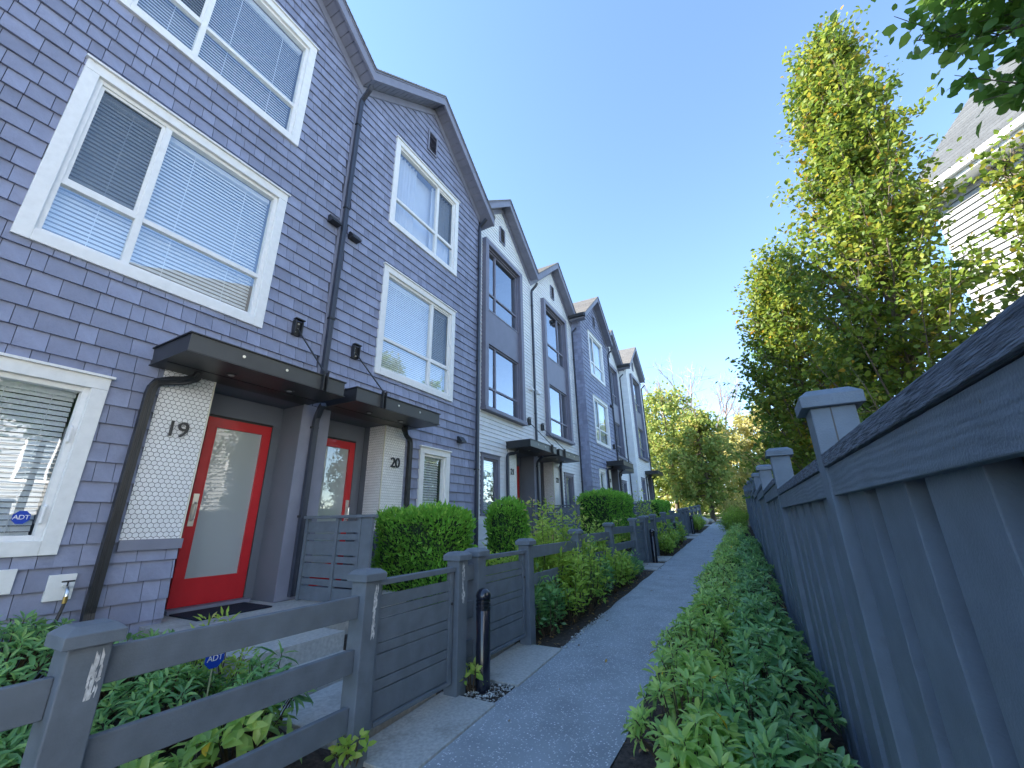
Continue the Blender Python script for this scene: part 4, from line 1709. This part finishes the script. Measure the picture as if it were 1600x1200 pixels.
# ---------------------------------------------------------------- trees
def tree(name, label, group, base, H, z0, R, nb, ntw, nlf, ls, material, seed, upr=1.0, shape='column', trunk_r=0.09, bark='bark', wid=0.62, lance=False, lean=(0, 0), gap=0.0):
    rg = np.random.default_rng(seed)
    e = empty(name, base, label, 'tree', group)
    B = np.array(base, float)
    tb = MB()
    n = 9
    tp = [B + np.array([lean[0] * t + 0.05 * math.sin(5 * t + seed), lean[1] * t + 0.05 * math.cos(4 * t + seed), H * 0.97 * t]) for t in np.linspace(0, 1, n)]
    tb.tube(tp, [trunk_r * (1 - 0.9 * t) + 0.006 for t in np.linspace(0, 1, n)], 9)

    def trunk_at(h):
        t = min(max(h / (H * 0.97), 0), 1) * (n - 1)
        i = min(int(t), n - 2)
        return tp[i] + (tp[i + 1] - tp[i]) * (t - i)
    P, D, T = [], [], []
    for i in range(nb):
        f = (i + rg.random()) / nb
        h = z0 + (H - z0) * f ** 0.9 * 0.97
        if shape == 'column':
            rr = R * (0.55 + 0.45 * math.sin(math.pi * min(f * 1.25 + 0.12, 1))) * (1 - 0.75 * max(0, f - 0.45) / 0.55)
        elif shape == 'round':
            rr = R * math.sqrt(max(0.06, 1 - (2 * (f - 0.42)) ** 2 * 0.8)) if f < 0.92 else R * 0.4
        else:
            rr = R * ((1 - f) ** 0.75 * 0.9 + 0.10) * (1 if f > 0.12 else 0.6 + 3 * f)
        rr *= rg.uniform(0.4, 1.2)
        az = i * 2.399 + rg.normal() * 0.3
        hd = np.array([math.cos(az), math.sin(az), 0])
        p0 = trunk_at(max(h - upr * rr * 0.8, z0 * 0.8))
        top = trunk_at(h) + hd * rr
        top[2] = h + rg.normal() * 0.12 + upr * rr * 0.2
        mid = p0 * 0.5 + top * 0.5 + hd * rr * 0.12 - np.array([0, 0, 0.10 * rr])
        r0 = trunk_r * 0.35 * (1 - 0.6 * f)
        tb.tube([p0, mid, top], [r0, r0 * 0.6, 0.004], 5, caps=False)
        for k in range(ntw):
            t = rg.uniform(0.22, 1.0)
            q = (1 - t) ** 2 * p0 + 2 * t * (1 - t) * mid + t * t * top
            bd = unit(top - p0)
            td = unit(bd * 0.7 + rg.normal(size=3) * 0.75 + np.array([0, 0, 0.25 * upr]))
            tl = rg.uniform(0.25, 0.65) * (0.35 + 0.5 * R)
            tip = q + td * tl
            if rg.random() < gap:
                continue
            tb.tube([q, tip], [0.005, 0.002], 3, caps=False)
            m = max(3, int(nlf * rg.uniform(0.6, 1.3)))
            s = rg.uniform(0.05, 1.05, m)
            jit = rg.normal(size=(m, 3)) * tl * 0.14
            P.append(q + td * (tl * s)[:, None] + jit)
            D.append(unit(td * 0.5 + rg.normal(size=(m, 3)) * 0.8 + np.array([0, 0, -0.25])))
            T.append(np.clip(rg.normal(0.45, 0.10) + rg.normal(size=m) * 0.16 + 0.12 * f, 0, 1))
    tb.build('trunk', M[bark], e, smooth=True)
    P, D, T = np.concatenate(P), np.concatenate(D), np.concatenate(T)
    m = len(P)
    nn = unit(rg.normal(size=(m, 3)) * 0.75 + np.array([0, 0, 0.7]))
    leaf_obj('crown', material, e, P, D, nn, ls * rg.uniform(0.6, 1.25, m), wid, T, lance)
    return e


def bare_tree(label, base, H, spread, seed, r0=0.14):
    rg = np.random.default_rng(seed)
    e = empty('bare_tree', base, label, 'tree', 'leafless trees behind the row')
    tb = MB()
    cb = MB()
    cnt = [0]

    def grow(mb, p, d, L, r, lev):
        cnt[0] += 1
        q = p + d * L * 0.5 + rg.normal(size=3) * L * 0.04
        t = q + unit(d + rg.normal(size=3) * 0.12) * L * 0.5
        mb.tube([p, q, t], [r, r * 0.82, r * 0.62], 5 if lev < 3 else 3, caps=False)
        if lev >= 5:
            return
        for k in range(3 if lev > 0 else 4):
            s = rg.uniform(0.45, 1.0)
            st = p + (t - p) * s
            nd = unit(d * 0.75 + rg.normal(size=3) * 0.48 * spread + np.array([0, 0, 0.22]))
            grow(cb, st, nd, L * rg.uniform(0.55, 0.75), r * 0.55, lev + 1)
    grow(tb, np.array(base, float), np.array([0, 0, 1.0]), H * 0.42, r0, 0)
    tb.build('trunk', M['bark_bare'], e)
    cb.build('crown', M['bark_bare'], e)
    return e


# ================================================================== PLANTING
# hedges and clipped shrubs in the yards
hedge('square clipped cedar hedge behind the first gates, in front of house 20', -5.05, -3.72, 4.70, 5.62, 0.30, 1.66, 17000)
hedge('small rounded clipped cedar in front of the window of house 21', -4.65, -3.9, 7.05, 8.0, 0.3, 1.88, 10000, round_=True, pw=3)
hedge('long clipped cedar hedge in front of house 22', -4.95, -3.8, 13.2, 16.6, 0.7, 2.36, 16000, ls=0.075)
hedge('far square clipped hedge left of a twin, before the last white house', -4.7, -3.7, 21.3, 23.0, 1.0, 2.30, 4500, ls=0.09)
hedge('far square clipped hedge, right-hand one of the twins before the last white house', -4.7, -3.7, 23.3, 24.8, 1.05, 2.36, 4500, ls=0.09)

# evergreen shrub under the downpipe of 19
k = 0
for (x, y, r, h, n) in ((-4.7, 1.15, 0.55, 0.66, 170), (-4.55, 0.35, 0.6, 0.62, 170), (-4.3, 1.75, 0.42, 0.5, 110), (-3.75, 0.9, 0.5, 0.5, 130), (-3.6, 1.7, 0.42, 0.45, 110),
                        (-3.4, 0.2, 0.5, 0.5, 120), (-3.0, 1.1, 0.4, 0.4, 90), (-4.6, -0.5, 0.6, 0.6, 120)):
    lab = ['dark evergreen shrub at the foot of the downpipe of house 19', 'dark evergreen shrub under the white window at the left edge', 'small evergreen shrub beside the stoop of 19',
           'evergreen shrub behind the nearest fence post', 'evergreen shrub behind the middle rail, near the first step', 'evergreen shrub at the far left behind the rails',
           'low evergreen shrub close behind the nearest rails', 'evergreen shrub beyond the left edge below the window'][k]
    whorl_shrub('evergreen_shrub', lab, 'shrub', 'evergreen shrubs in the front yard of 19', (x, y, yardz(x, y)), r, r, h, n, 0.115, M['leaf_dark'], 0.27, 10, 100 + k)
    k += 1
for i, (x, y, h, lab) in enumerate(((-2.95, 1.85, 0.42, 'broad-leaved plant behind the lowest rail beside the first gate'), (-2.9, 0.55, 0.36, 'broad-leaved plant low behind the left rails'),
                                    (-3.15, 2.12, 0.55, 'upright spear-leaved plant beside the concrete step'), (-2.85, 1.3, 0.36, 'glossy low plant behind the bottom rail'))):
    whorl_shrub('garden_plant', lab, 'plant', 'low plants behind the nearest rails', (x, y, yardz(x, y)), 0.26, 0.3, h, 26, 0.17, M['leaf_rhodo'] if i != 2 else M['leaf_dark'], 0.36 if i != 2 else 0.22, 7, 150 + i)
bushy('fern', 'feathery light green fern between the rails and the stoop', 'fern', None, (-3.75, 2.02, yardz(-3.75, 2.0)), 0.3, 0.3, 0.62, 500, 0.075, M['leaf_bright'], 0.25, 160, 18)

# shrubs inside the fence from gate 20 onwards
spots = [(-3.3, 5.5, .45, .75, 'b'), (-3.2, 6.4, .5, .8, 'b'), (-3.4, 7.3, .5, .85, 'b'), (-2.85, 5.9, .4, 1.1, 'p'), (-3.0, 8.1, .5, 1.1, 'p'), (-2.85, 6.75, .45, 1.35, 'p'),
         (-3.1, 9.2, .5, .85, 'b'), (-3.0, 10.0, .4, 0.8, 'p'), (-3.9, 9.0, .5, .8, 'b'), (-3.1, 13.6, .45, .8, 'b'), (-3.0, 14.3, .35, 1.25, 'p'), (-3.1, 15.4, .5, .8, 'b'),
         (-3.2, 17.0, .5, .8, 'b'), (-3.1, 22.0, .5, .8, 'b'), (-3.1, 24.0, .5, .8, 'b')]
WHERE = ['in front of the square clipped hedge', 'behind the second rail fence, left part', 'behind the second rail fence, by the rounded cedar', 'with pale plumes rising over the second rail fence',
         'with reddish tips beside the middle post of the second rail fence', 'tallest light green one above the second rail fence', 'behind the second rail fence, right part', 'with reddish tips just before the third gate',
         'low beside the stoop of house 21', 'behind the third rail fence, near the fourth gate', 'tall reddish tipped one before the long hedge', 'behind the third rail fence, middle',
         'behind the third rail fence, far end', 'behind the farthest rail fence, near part', 'behind the farthest rail fence, far part']
for i, (x, y, r, h, t) in enumerate(spots):
    n = 900 if y < 9 else 500
    bushy('andromeda_shrub', ('light green shrub ' if t == 'b' else 'upright light green shrub ') + WHERE[i], 'shrub', 'light green shrubs inside the fence', (x, y, yardz(x, y) - 0.05), r * 1.1, r * 1.1, h * 1.22, int(n * 1.8),
          0.088 if y < 9 else 0.10, M['leaf_bright'], 0.42, 200 + i, 26, spiky=0.5 if t == 'p' else 0.1)

# shrubs outside the fence, along the left of the path
LSP = [(5.25, .26, .62), (5.9, .33, .85), (6.45, .33, .95), (7.1, .32, .8), (7.9, .3, .7), (8.6, .28, .5), (9.4, .28, .45), (13.3, .3, .6), (14.0, .34, .72), (14.8, .34, .75), (15.3, .3, .55), (16.4, .3, .6),
       (17.3, .3, .6), (22.5, .3, .6), (23.6, .3, .6), (24.8, .3, .6)]
for i, (y, r, h) in enumerate(LSP):
    bushy('verge_shrub', '%s low green shrub along the left edge of the path' %
          ['nearest', 'second', 'third', 'fourth', 'fifth', 'sixth', 'seventh', 'eighth', 'ninth', 'tenth', 'eleventh', 'twelfth', 'thirteenth', 'fourteenth', 'fifteenth', 'sixteenth'][i],
          'shrub', 'green shrubs along the left edge of the path', (-2.42 + 0.04 * (i % 3), y, gz(y) - 0.02), r, r * 1.4, h * 1.2, 1000 if y < 10 else 600, 0.08 if y < 10 else 0.095,
          M['leaf_bright'] if i % 3 else M['leaf_dark'], 0.5, 300 + i, 22)
for i, (x, y, lab) in enumerate(((-2.46, 2.30, 'sprig of green leaves at the foot of the post left of the first gate'), (-2.40, 3.55, 'pale leafy weed at the foot of the nearest bollard'))):
    whorl_shrub('weed', lab, 'plant', None, (x, y, gz(y)), 0.10, 0.12, 0.24, 9, 0.085, M['leaf_bright'], 0.6, 6, 340 + i)

# rhododendron bed between the path and the right fence
BED = []
y = 0.55
i = 0
while y < 25:
    fx = rx(y) - 0.15
    rows = 2 if y < 14 else 1
    for rI in range(rows):
        x = ((-0.26 if y < 1.5 else (-0.36 if y < 2.6 else -0.56)) if rI == 0 else -0.02) if rows == 2 else -0.5
        x = min(x, fx - 0.2) + RNG.normal() * 0.05
        BED.append((x, y + RNG.normal() * 0.08 + 0.25 * rI, rI))
    y += 0.62 if y < 6 else (0.85 if y < 14 else 1.2)
ORD = ['nearest', 'second', 'third', 'fourth', 'fifth', 'sixth', 'seventh', 'eighth', 'ninth', 'tenth', 'eleventh', 'twelfth', 'thirteenth', 'fourteenth', 'fifteenth', 'sixteenth', 'seventeenth', 'eighteenth',
       'nineteenth', 'twentieth', 'twenty-first', 'twenty-second', 'twenty-third', 'twenty-fourth', 'twenty-fifth', 'twenty-sixth', 'twenty-seventh', 'twenty-eighth', 'twenty-ninth', 'thirtieth', 'thirty-first',
       'thirty-second', 'thirty-third']
cn = [0, 0]
for i, (x, y, rI) in enumerate(BED):
    near = y < 6
    lab = '%s rhododendron of the %s row in the bed on the right' % (ORD[cn[rI]], 'path-side' if rI == 0 else 'fence-side')
    cn[rI] += 1
    h = 0.50 + 0.10 * RNG.random() if rI == 0 else 0.48 + 0.1 * RNG.random()
    if y < 1.6:
        h *= 0.85
    whorl_shrub('rhododendron', lab, 'shrub', 'rhododendrons in the bed along the right fence', (x, y, gz(y)), 0.22 if y < 2.6 else 0.32, 0.38, h, 62 if near else (50 if y < 12 else 45),
                (0.078 + 0.06 * RNG.random()) if near else (0.115 if y < 12 else 0.13), M['leaf_rhodo'] if (rI == 0 or i % 4 == 0) else M['leaf_dark'], 0.33, 9 if near else 8, 400 + i)
for i in range(3):
    y = 20.5 + 2.0 * i
    bushy('arching_shrub', 'soft arching green shrub at the far end of the right fence, ' + ['left one', 'middle one', 'right one'][i], 'shrub', 'arching shrubs at the far end of the bed', (-0.75 + 0.1 * i, y, gz(y)), 0.5, 0.9,
          1.15, 1500, 0.14, M['leaf_bright'], 0.16, 480 + i, 30)

# trees behind the right fence
tree('hornbeam_tree', 'tall columnar hornbeam behind the fence, its top lit yellow green', 'columnar trees behind the right fence', (2.35, 8.2, 0.3), 10.7, 1.4, 1.42, 210, 11, 24, 0.095, M['leaf_hornbeam'], 1, 1.5, 'cone', lean=(0.55, 0), gap=0.12, lance=True)
tree('hornbeam_tree', 'shorter columnar hornbeam left of the tallest one behind the fence', 'columnar trees behind the right fence', (1.6, 11.2, 0.4), 7.8, 1.0, 1.5, 140, 10, 20, 0.12, M['leaf_hornbeam'], 2, 1.4, 'cone', gap=0.1)
tree('hornbeam_tree', 'sparse dark green tree with open twigs left of the hornbeams', 'columnar trees behind the right fence', (1.45, 14.0, 0.5), 7.6, 1.6, 1.35, 70, 6, 14, 0.13, M['leaf_green'], 3, 0.9, gap=0.25)
tree('hornbeam_tree', 'leafy tree whose dark crown fills the top right corner', 'columnar trees behind the right fence', (2.46, 2.7, 0.1), 6.4, 3.5, 0.85, 140, 10, 26, 0.082, M['leaf_green'], 4, 0.7, 'round', 0.07, wid=0.7, lance=True)
tree('hornbeam_tree', 'thin tree with scattered leaves in front of the white house on the right', 'columnar trees behind the right fence', (3.5, 6.4, 0.2), 5.6, 1.8, 0.7, 75, 7, 12, 0.085, M['leaf_hornbeam'], 5, 1.2, gap=0.3, lance=True)

tree('hornbeam_tree', 'leafy tree just beyond the right edge, seen mirrored in the windows', 'columnar trees behind the right fence', (3.1, 0.6, 0.1), 6.2, 0.7, 1.45, 130, 10, 16, 0.12, M['leaf_green'], 41, 1.1)
for i, (x, y, h, m) in enumerate(((3.6, 17.5, 7.5, 'leaf_hornbeam'), (4.2, 22.0, 7.0, 'leaf_green'), (4.0, 27.0, 7.5, 'leaf_hornbeam'))):
    tree('hornbeam_tree', ['first', 'second', 'last'][i] + ' of the trees half hidden behind the hornbeams along the right fence', 'columnar trees behind the right fence', (x, y, gz(y)), h, 1.0, 1.6, 90, 8, 12, 0.2, M[m], 45 + i, 1.2, 'cone')

# trees at the end of the path
FAR = [((-4.6, 33.5), 11.0, 2.6, 3.4, 6, 'broad maple left of the path end, yellowing', 'leaf_maple', 0.30),
       ((-2.2, 31.5), 8.2, 2.2, 2.4, 7, 'smaller maple right beside the path end', 'leaf_maple', 0.28),
       ((1.6, 36.0), 9.0, 2.0, 2.6, 8, 'pale yellow tree beyond the right fence end', 'leaf_yellow', 0.30),
       ((-8.5, 38.0), 11.5, 2.4, 3.2, 9, 'yellowing tree behind the last house', 'leaf_maple', 0.32),
       ((-0.8, 44.0), 9.0, 1.4, 3.2, 10, 'pale tree straight beyond the path end', 'leaf_yellow', 0.34),
       ((4.5, 40.0), 8.0, 1.4, 2.8, 11, 'yellow green tree far right beyond the fence', 'leaf_maple', 0.32),
       ((-5.5, 46.0), 9.5, 1.6, 3.4, 12, 'hazy yellow tree behind the broad maple', 'leaf_yellow', 0.36)]
for (x, y), H, z0, R, sd, lab, m, ls in FAR:
    tree('maple_tree', lab, 'trees at the end of the path', (x, y, gz(y)), H, z0, R, 75, 10, 13, ls * 0.9, M[m], sd, 0.6, 'round', 0.16, gap=0.08, wid=0.75)
bare_tree('bare branching tree above the yellow maple, left one', (-4.3, 47, gz(47)), 19.5, 1.0, 31, 0.26)
bare_tree('slimmer bare tree above the maples, right one', (-1.2, 49, gz(49)), 17.5, 0.85, 35, 0.22)
for i, (x, y, r, h, lab) in enumerate(((-0.6, 30.5, 0.9, 1.6, 'yellow shrub beside the end of the path'), (0.6, 33.0, 1.2, 2.0, 'larger yellow shrub beyond the fence end'), (-6.5, 32.0, 1.2, 1.7, 'shrub at the corner of the last house'),
                                       (-3.6, 38.5, 1.6, 1.6, 'low shrub mass behind the boulders'), (-1.0, 40.5, 1.6, 1.9, 'golden shrub straight beyond the path'), (2.4, 42, 1.8, 2.2, 'pale shrub far beyond the fence'))):
    bushy('far_shrub', lab, 'shrub', 'shrubs at the end of the path', (x, y, gz(y)), r, r, h, 1300, 0.19, M['leaf_yellow'] if i not in (2, 3) else M['leaf_maple'], 0.6, 520 + i, 34)

# boulders
import bmesh
for i, (x, y, r, lab) in enumerate(((-2.75, 29.0, 0.42, 'larger pale boulder at the end of the left fence'), (-2.35, 30.2, 0.26, 'small pale boulder next to the path end'), (-3.4, 30.6, 0.35, 'pale boulder behind the other two'))):
    bm = bmesh.new()
    bmesh.ops.create_icosphere(bm, subdivisions=3, radius=r)
    rg = np.random.default_rng(600 + i)
    ks = rg.normal(size=(5, 3)) * 3 / r * 0.4
    for v in bm.verts:
        a = np.array(v.co)
        f = 1 + 0.12 * sum(math.sin(a @ kk + j) for j, kk in enumerate(ks)) / 2
        v.co = Vector(a * f * np.array([1.15, 1, 0.72]))
    me = bpy.data.meshes.new('boulder')
    bm.to_mesh(me)
    bm.free()
    o = obj('boulder', me, M['rock'], None, (x, y, gz(y) + r * 0.35))
    tag(o, lab, 'boulder', 'boulders at the path end')
# sunlit lawn and gravel beyond the row
M['lawn'] = mat('mown_grass', (0.09, 0.15, 0.03), 0.9, 0.35, nscale=40, bump=0.8, bscale=120)
M['gravel'] = mat('pale_gravel', (0.40, 0.37, 0.32), 0.95, 0.25, nscale=40, bump=0.6, bscale=90)
strip('lawn', M['lawn'], [-9, -4, -2.12], np.arange(28.6, 47, 1.0), -0.012)
strip('gravel_yard', M['gravel'], [-2.1, -0.5, 9], np.arange(36, 47, 1.0), 0.004)

# ================================================================== SMALL THINGS
def small_things():
    # doormat
    for (y0, y1, dzb, xw, lab) in ((2.46, 3.22, 0, -5.2, 'dark navy doormat on the stoop of 19'), (4.0, 4.75, 0, -5.2, 'dark doormat on the stoop of 20')):
        o = box('doormat', M['mat'], None, xw - 0.28, xw + 0.28, y0, y1, 0.614, 0.628)
        tag(o, lab, 'doormat', 'doormats')
    # garden tap on its white plate, with hose
    e = empty('garden_tap', (-5.17, 1.48, 1.02), 'outdoor tap on a white wall plate left of the downpipe', 'tap')
    box('wall_plate', M['white'], e, -5.19, -5.158, 1.385, 1.555, 0.93, 1.13, bevel=0.004)
    mb = MB()
    mb.tube([(-5.16, 1.49, 1.04), (-5.08, 1.49, 1.03), (-5.055, 1.49, 1.0), (-5.05, 1.49, 0.965)], [0.012, 0.012, 0.014, 0.014], 10)
    mb.build('spout', M['steel'], e, smooth=True)
    mb = MB()
    mb.tube([(-5.09, 1.49, 1.035), (-5.09, 1.49, 1.075)], 0.006, 8)
    mb.tube([(-5.09, 1.45, 1.078), (-5.09, 1.53, 1.078)], 0.007, 8)
    mb.build('tap_handle', M['black'], e)
    mb = MB()
    mb.tube([(-5.05, 1.49, 0.965), (-5.05, 1.49, 0.915)], 0.016, 10)
    mb.build('hose_coupling', M['brass'], e)
    mb = MB()
    mb.tube([(-5.05, 1.49, 0.918), (-5.05, 1.485, 0.86), (-5.03, 1.46, 0.75), (-4.98, 1.40, 0.62), (-4.95, 1.3, 0.5)], 0.012, 8)
    o = mb.build('garden_hose', M['black'], None, smooth=True)
    tag(o, 'black hose hanging from the tap into the shrub', 'hose')
    # second white plate at the left edge
    o = box('outlet_cover', M['white'], None, -5.19, -5.15, 1.06, 1.19, 1.02, 1.20, bevel=0.004)
    tag(o, 'white outlet cover on the shingles at the left edge', 'outlet')
    # alarm yard sign on a stake
    x, y = -3.25, 1.775
    e = empty('yard_sign', (x, y, yardz(x, y)), 'blue octagonal alarm sign on a stake behind the rails', 'sign')
    mb = MB()
    mb.tube([(x, y, yardz(x, y) - 0.1), (x, y, 0.66)], 0.006, 8)
    mb.build('stake', M['steel'], e)
    mb = MB()
    c = (x + 0.008, y, 0.675)
    ang = 0.35
    mb.prism([(c[0], c[1] + 0.062 * math.cos(math.pi / 8 + k * math.pi / 4), c[2] + 0.062 * math.sin(math.pi / 8 + k * math.pi / 4)) for k in range(8)], (0.006, 0, 0))
    mb.build('sign_plate', M['blue'], e)
    t = obj('sign_text', text_mesh('ADT', 0.05, 0.0006, 'sign_text'), M['text_white'], e, Vector((c[0] + 0.0072, c[1], c[2])) - wloc(e))
    t.rotation_euler = (math.pi / 2, 0, math.pi / 2)


small_things()


def pebbles():
    V, F = [], []
    base = [(1, 0, 0), (0, 1, 0), (-1, 0, 0), (0, -1, 0), (0, 0, 1), (0, 0, -1)]
    fs = [(0, 1, 4), (1, 2, 4), (2, 3, 4), (3, 0, 4), (1, 0, 5), (2, 1, 5), (3, 2, 5), (0, 3, 5)]
    tn = []
    for k in range(420):
        y = RNG.uniform(3.40, 3.80) if k < 260 else RNG.uniform(4.85, 6.5)
        x = RNG.uniform(-2.42, -2.09) if k < 260 else RNG.uniform(-2.13, -2.04)
        r = RNG.uniform(0.005, 0.016)
        sc = r * RNG.uniform(0.6, 1.3, 3) * np.array([1, 1, 0.7])
        n = len(V)
        for b in base:
            V.append((x + b[0] * sc[0] + RNG.normal() * r * 0.2, y + b[1] * sc[1] + RNG.normal() * r * 0.2, gz(y) + 0.004 + b[2] * sc[2]))
        F += [tuple(n + i for i in f) for f in fs]
        tn += [RNG.random()] * 8
    o = obj('gravel', mesh_np('gravel', V, [F], tn), mat('grey_pebbles', (0.42, 0.42, 0.40), 0.85, 0.2, tone=1.2))
    tag(o, 'loose grey pebbles round the foot of the nearest bollard', 'gravel', kind='stuff')


pebbles()


def litter(name, label, n, xr, yr, up, cols, sz):
    P = np.stack([RNG.uniform(*xr, n), RNG.uniform(*yr, n), np.zeros(n)], 1)
    P[:, 2] = [gz(y) + up for y in P[:, 1]]
    d = RNG.normal(size=(n, 3)) * np.array([1, 1, 0.15])
    nn = RNG.normal(size=(n, 3)) * 0.3 + np.array([0, 0, 1.0])
    V, F, c = leaf_arrays(P, d, nn, sz * RNG.uniform(0.5, 1.2, n), 0.5, True)
    t = RNG.random(n)
    o = obj(name, mesh_np(name, V, F, np.concatenate([np.repeat(t, k) for k in c])), leaf_mat(name + '_leaf', cols, 0.1, 0.7))
    tag(o, label, 'leaves', kind='stuff')


BROWN = [(0, (0.10, 0.06, 0.03)), (0.5, (0.22, 0.13, 0.06)), (1, (0.45, 0.30, 0.08))]
litter('fallen_leaves', 'a few fallen leaves scattered on the grey path', 46, (-2.08, -0.85), (1.5, 24), 0.008, BROWN, 0.05)
litter('leaf_litter', 'brown leaf litter under the plants of the right bed', 900, (-0.98, 0.3), (0.5, 12), 0.02, BROWN, 0.07)
litter('mulch_litter', 'leaf litter on the soil strip left of the path', 500, (-2.46, -2.12), (4.9, 18), 0.012, BROWN, 0.05)

# ================================================================== HOUSE ON THE RIGHT
def right_house(P0, dirx, Lh, Dp, EV, RG, label, clad):
    P0 = np.array([*P0, 0.0])
    u = np.array([dirx[0], dirx[1], 0]) / np.linalg.norm(dirx)
    v = np.array([-u[1], u[0], 0])
    e = empty('neighbour_house', tuple(P0 + np.array([0, 0, 0.3])), label, 'house', 'white houses behind the right fence')

    def Q(a, b, z):
        p = P0 + u * a + v * b
        return (p[0], p[1], z)
    mb = MB()
    mb.poly([Q(0, 0.02, 0), Q(Lh, 0.02, 0), Q(Lh, 0.02, EV), Q(0, 0.02, EV)])
    mb.poly([Q(0, Dp, 0), Q(Lh, Dp, 0), Q(Lh, Dp, EV), Q(0, Dp, EV)])
    for a in (0, Lh):
        mb.poly([Q(a, 0, 0), Q(a, Dp, 0), Q(a, Dp, EV), Q(a, Dp / 2, RG - 0.1), Q(a, 0, EV)])
    w = mb.build('wall', M[clad], e)
    sb = MB()
    z = 0.3
    while z < EV:
        sb.cur = random.random()
        z1 = min(z + 0.15, EV)
        sb.faces([Q(0.0, -0.05, z), Q(Lh, -0.05, z), Q(Lh, -0.004, z1), Q(0.0, -0.004, z1), Q(0, 0.02, z), Q(Lh, 0.02, z)], [(0, 1, 2, 3), (4, 5, 1, 0)])
        z += 0.15
    tag(sb.build('lap_siding', M[clad], w), kind='stuff')
    rb = MB()
    n = 22
    for side in (0, 1):
        for i in range(n):
            t0, t1 = i / n, (i + 1) / n
            b0, b1 = -0.5 + (Dp / 2 + 0.5) * t0, -0.5 + (Dp / 2 + 0.5) * t1
            if side:
                b0, b1 = Dp - b0, Dp - b1
            zz0, zz1 = EV + 0.05 + (RG - EV) * t0, EV + 0.05 + (RG - EV) * t1
            a = -0.4
            while a < Lh + 0.4:
                aw = min(a + 0.4 + random.random() * 0.8, Lh + 0.4)
                rb.cur = random.random()
                rb.faces([Q(a, b0, zz0 + 0.02), Q(aw, b0, zz0 + 0.02), Q(aw, b1, zz1 + 0.004), Q(a, b1, zz1 + 0.004), Q(a, b0, zz0 - 0.01), Q(aw, b0, zz0 - 0.01)], [(0, 1, 2, 3), (4, 5, 1, 0)])
                a = aw
    r = rb.build('roof', M['roof_dark'], e)
    mb = MB()
    for (b0, b1, z0, z1) in ((-0.50, -0.46, EV - 0.22, EV + 0.05), (-0.62, -0.502, EV - 0.12, EV + 0.03)):
        mb.faces([Q(-0.4, b0, z0), Q(Lh + 0.4, b0, z0), Q(Lh + 0.4, b1, z0), Q(-0.4, b1, z0), Q(-0.4, b0, z1), Q(Lh + 0.4, b0, z1), Q(Lh + 0.4, b1, z1), Q(-0.4, b1, z1)],
                 [(0, 3, 2, 1), (4, 5, 6, 7), (0, 1, 5, 4), (1, 2, 6, 5), (2, 3, 7, 6), (3, 0, 4, 7)])
    mb.build('gutter', M['white'], r)
    mb = MB()
    mb.poly([Q(-0.4, -0.46, EV - 0.2), Q(Lh + 0.4, -0.46, EV - 0.2), Q(Lh + 0.4, 0.0, EV - 0.2), Q(-0.4, 0, EV - 0.2)])
    for s in (0, 1):
        b0 = -0.5 if s == 0 else Dp + 0.5
        mb.prism([Q(-0.4, b0, EV - 0.2), Q(-0.4, Dp / 2, RG - 0.16), Q(-0.4, Dp / 2, RG + 0.04), Q(-0.4, b0, EV + 0.04)], tuple(u * 0.04))
    mb.build('eave_soffit', M['white'], r)
    for (a, z0, wd, ht) in ((2.2, 5.9, 1.6, 1.6), (5.2, 5.9, 1.6, 1.6), (8.4, 5.9, 1.6, 1.6), (2.2, 3.0, 1.6, 1.6), (5.2, 3.0, 1.6, 1.6), (8.4, 3.0, 1.6, 1.6), (11.2, 5.9, 1.2, 1.6)):
        fb = MB()
        for (a0, a1, c0, c1) in ((a, a + 0.1, z0, z0 + ht), (a + wd - 0.1, a + wd, z0, z0 + ht), (a + 0.1, a + wd - 0.1, z0, z0 + 0.1), (a + 0.1, a + wd - 0.1, z0 + ht - 0.1, z0 + ht), (a + wd / 2 - 0.03, a + wd / 2 + 0.03, z0 + 0.1, z0 + ht - 0.1)):
            fb.faces([Q(a0, -0.03, c0), Q(a1, -0.03, c0), Q(a1, -0.07, c0), Q(a0, -0.07, c0), Q(a0, -0.03, c1), Q(a1, -0.03, c1), Q(a1, -0.07, c1), Q(a0, -0.07, c1)],
                     [(0, 3, 2, 1), (4, 5, 6, 7), (0, 1, 5, 4), (1, 2, 6, 5), (2, 3, 7, 6), (3, 0, 4, 7)])
        f = fb.build('window', M['white'], e)
        pb = MB()
        pb.poly([Q(a + 0.05, -0.04, z0 + 0.05), Q(a + wd - 0.05, -0.04, z0 + 0.05), Q(a + wd - 0.05, -0.04, z0 + ht - 0.05), Q(a + 0.05, -0.04, z0 + ht - 0.05)])
        pb.build('pane', M['dark_pane'], f)


M['siding_sunny'] = mat('white_siding_toned_for_sun', (0.38, 0.39, 0.385), 0.6, 0.06, nscale=3, tone=0.08)  # white siding with a darkened colour, so strong sun leaves its laps visible
M['roof_dark'] = mat('dark_asphalt_roof', (0.085, 0.09, 0.092), 0.9, 0.28, nscale=24, bump=0.4, bscale=90, tone=0.25)
M['dark_pane'] = mat('dark_window_pane', (0.03, 0.04, 0.05), 0.05, 0.1, spec=0.8)
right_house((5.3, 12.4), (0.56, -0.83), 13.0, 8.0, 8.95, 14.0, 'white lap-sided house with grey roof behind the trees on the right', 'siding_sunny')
right_house((9.0, -0.5), (0.0, -1.0), 15.0, 9.0, 9.0, 12.5, 'long unseen white house added for bounced light beyond the right edge, mirrored in the windows', 'siding')  # out of view, added so its sunlit wall bounces light onto the row
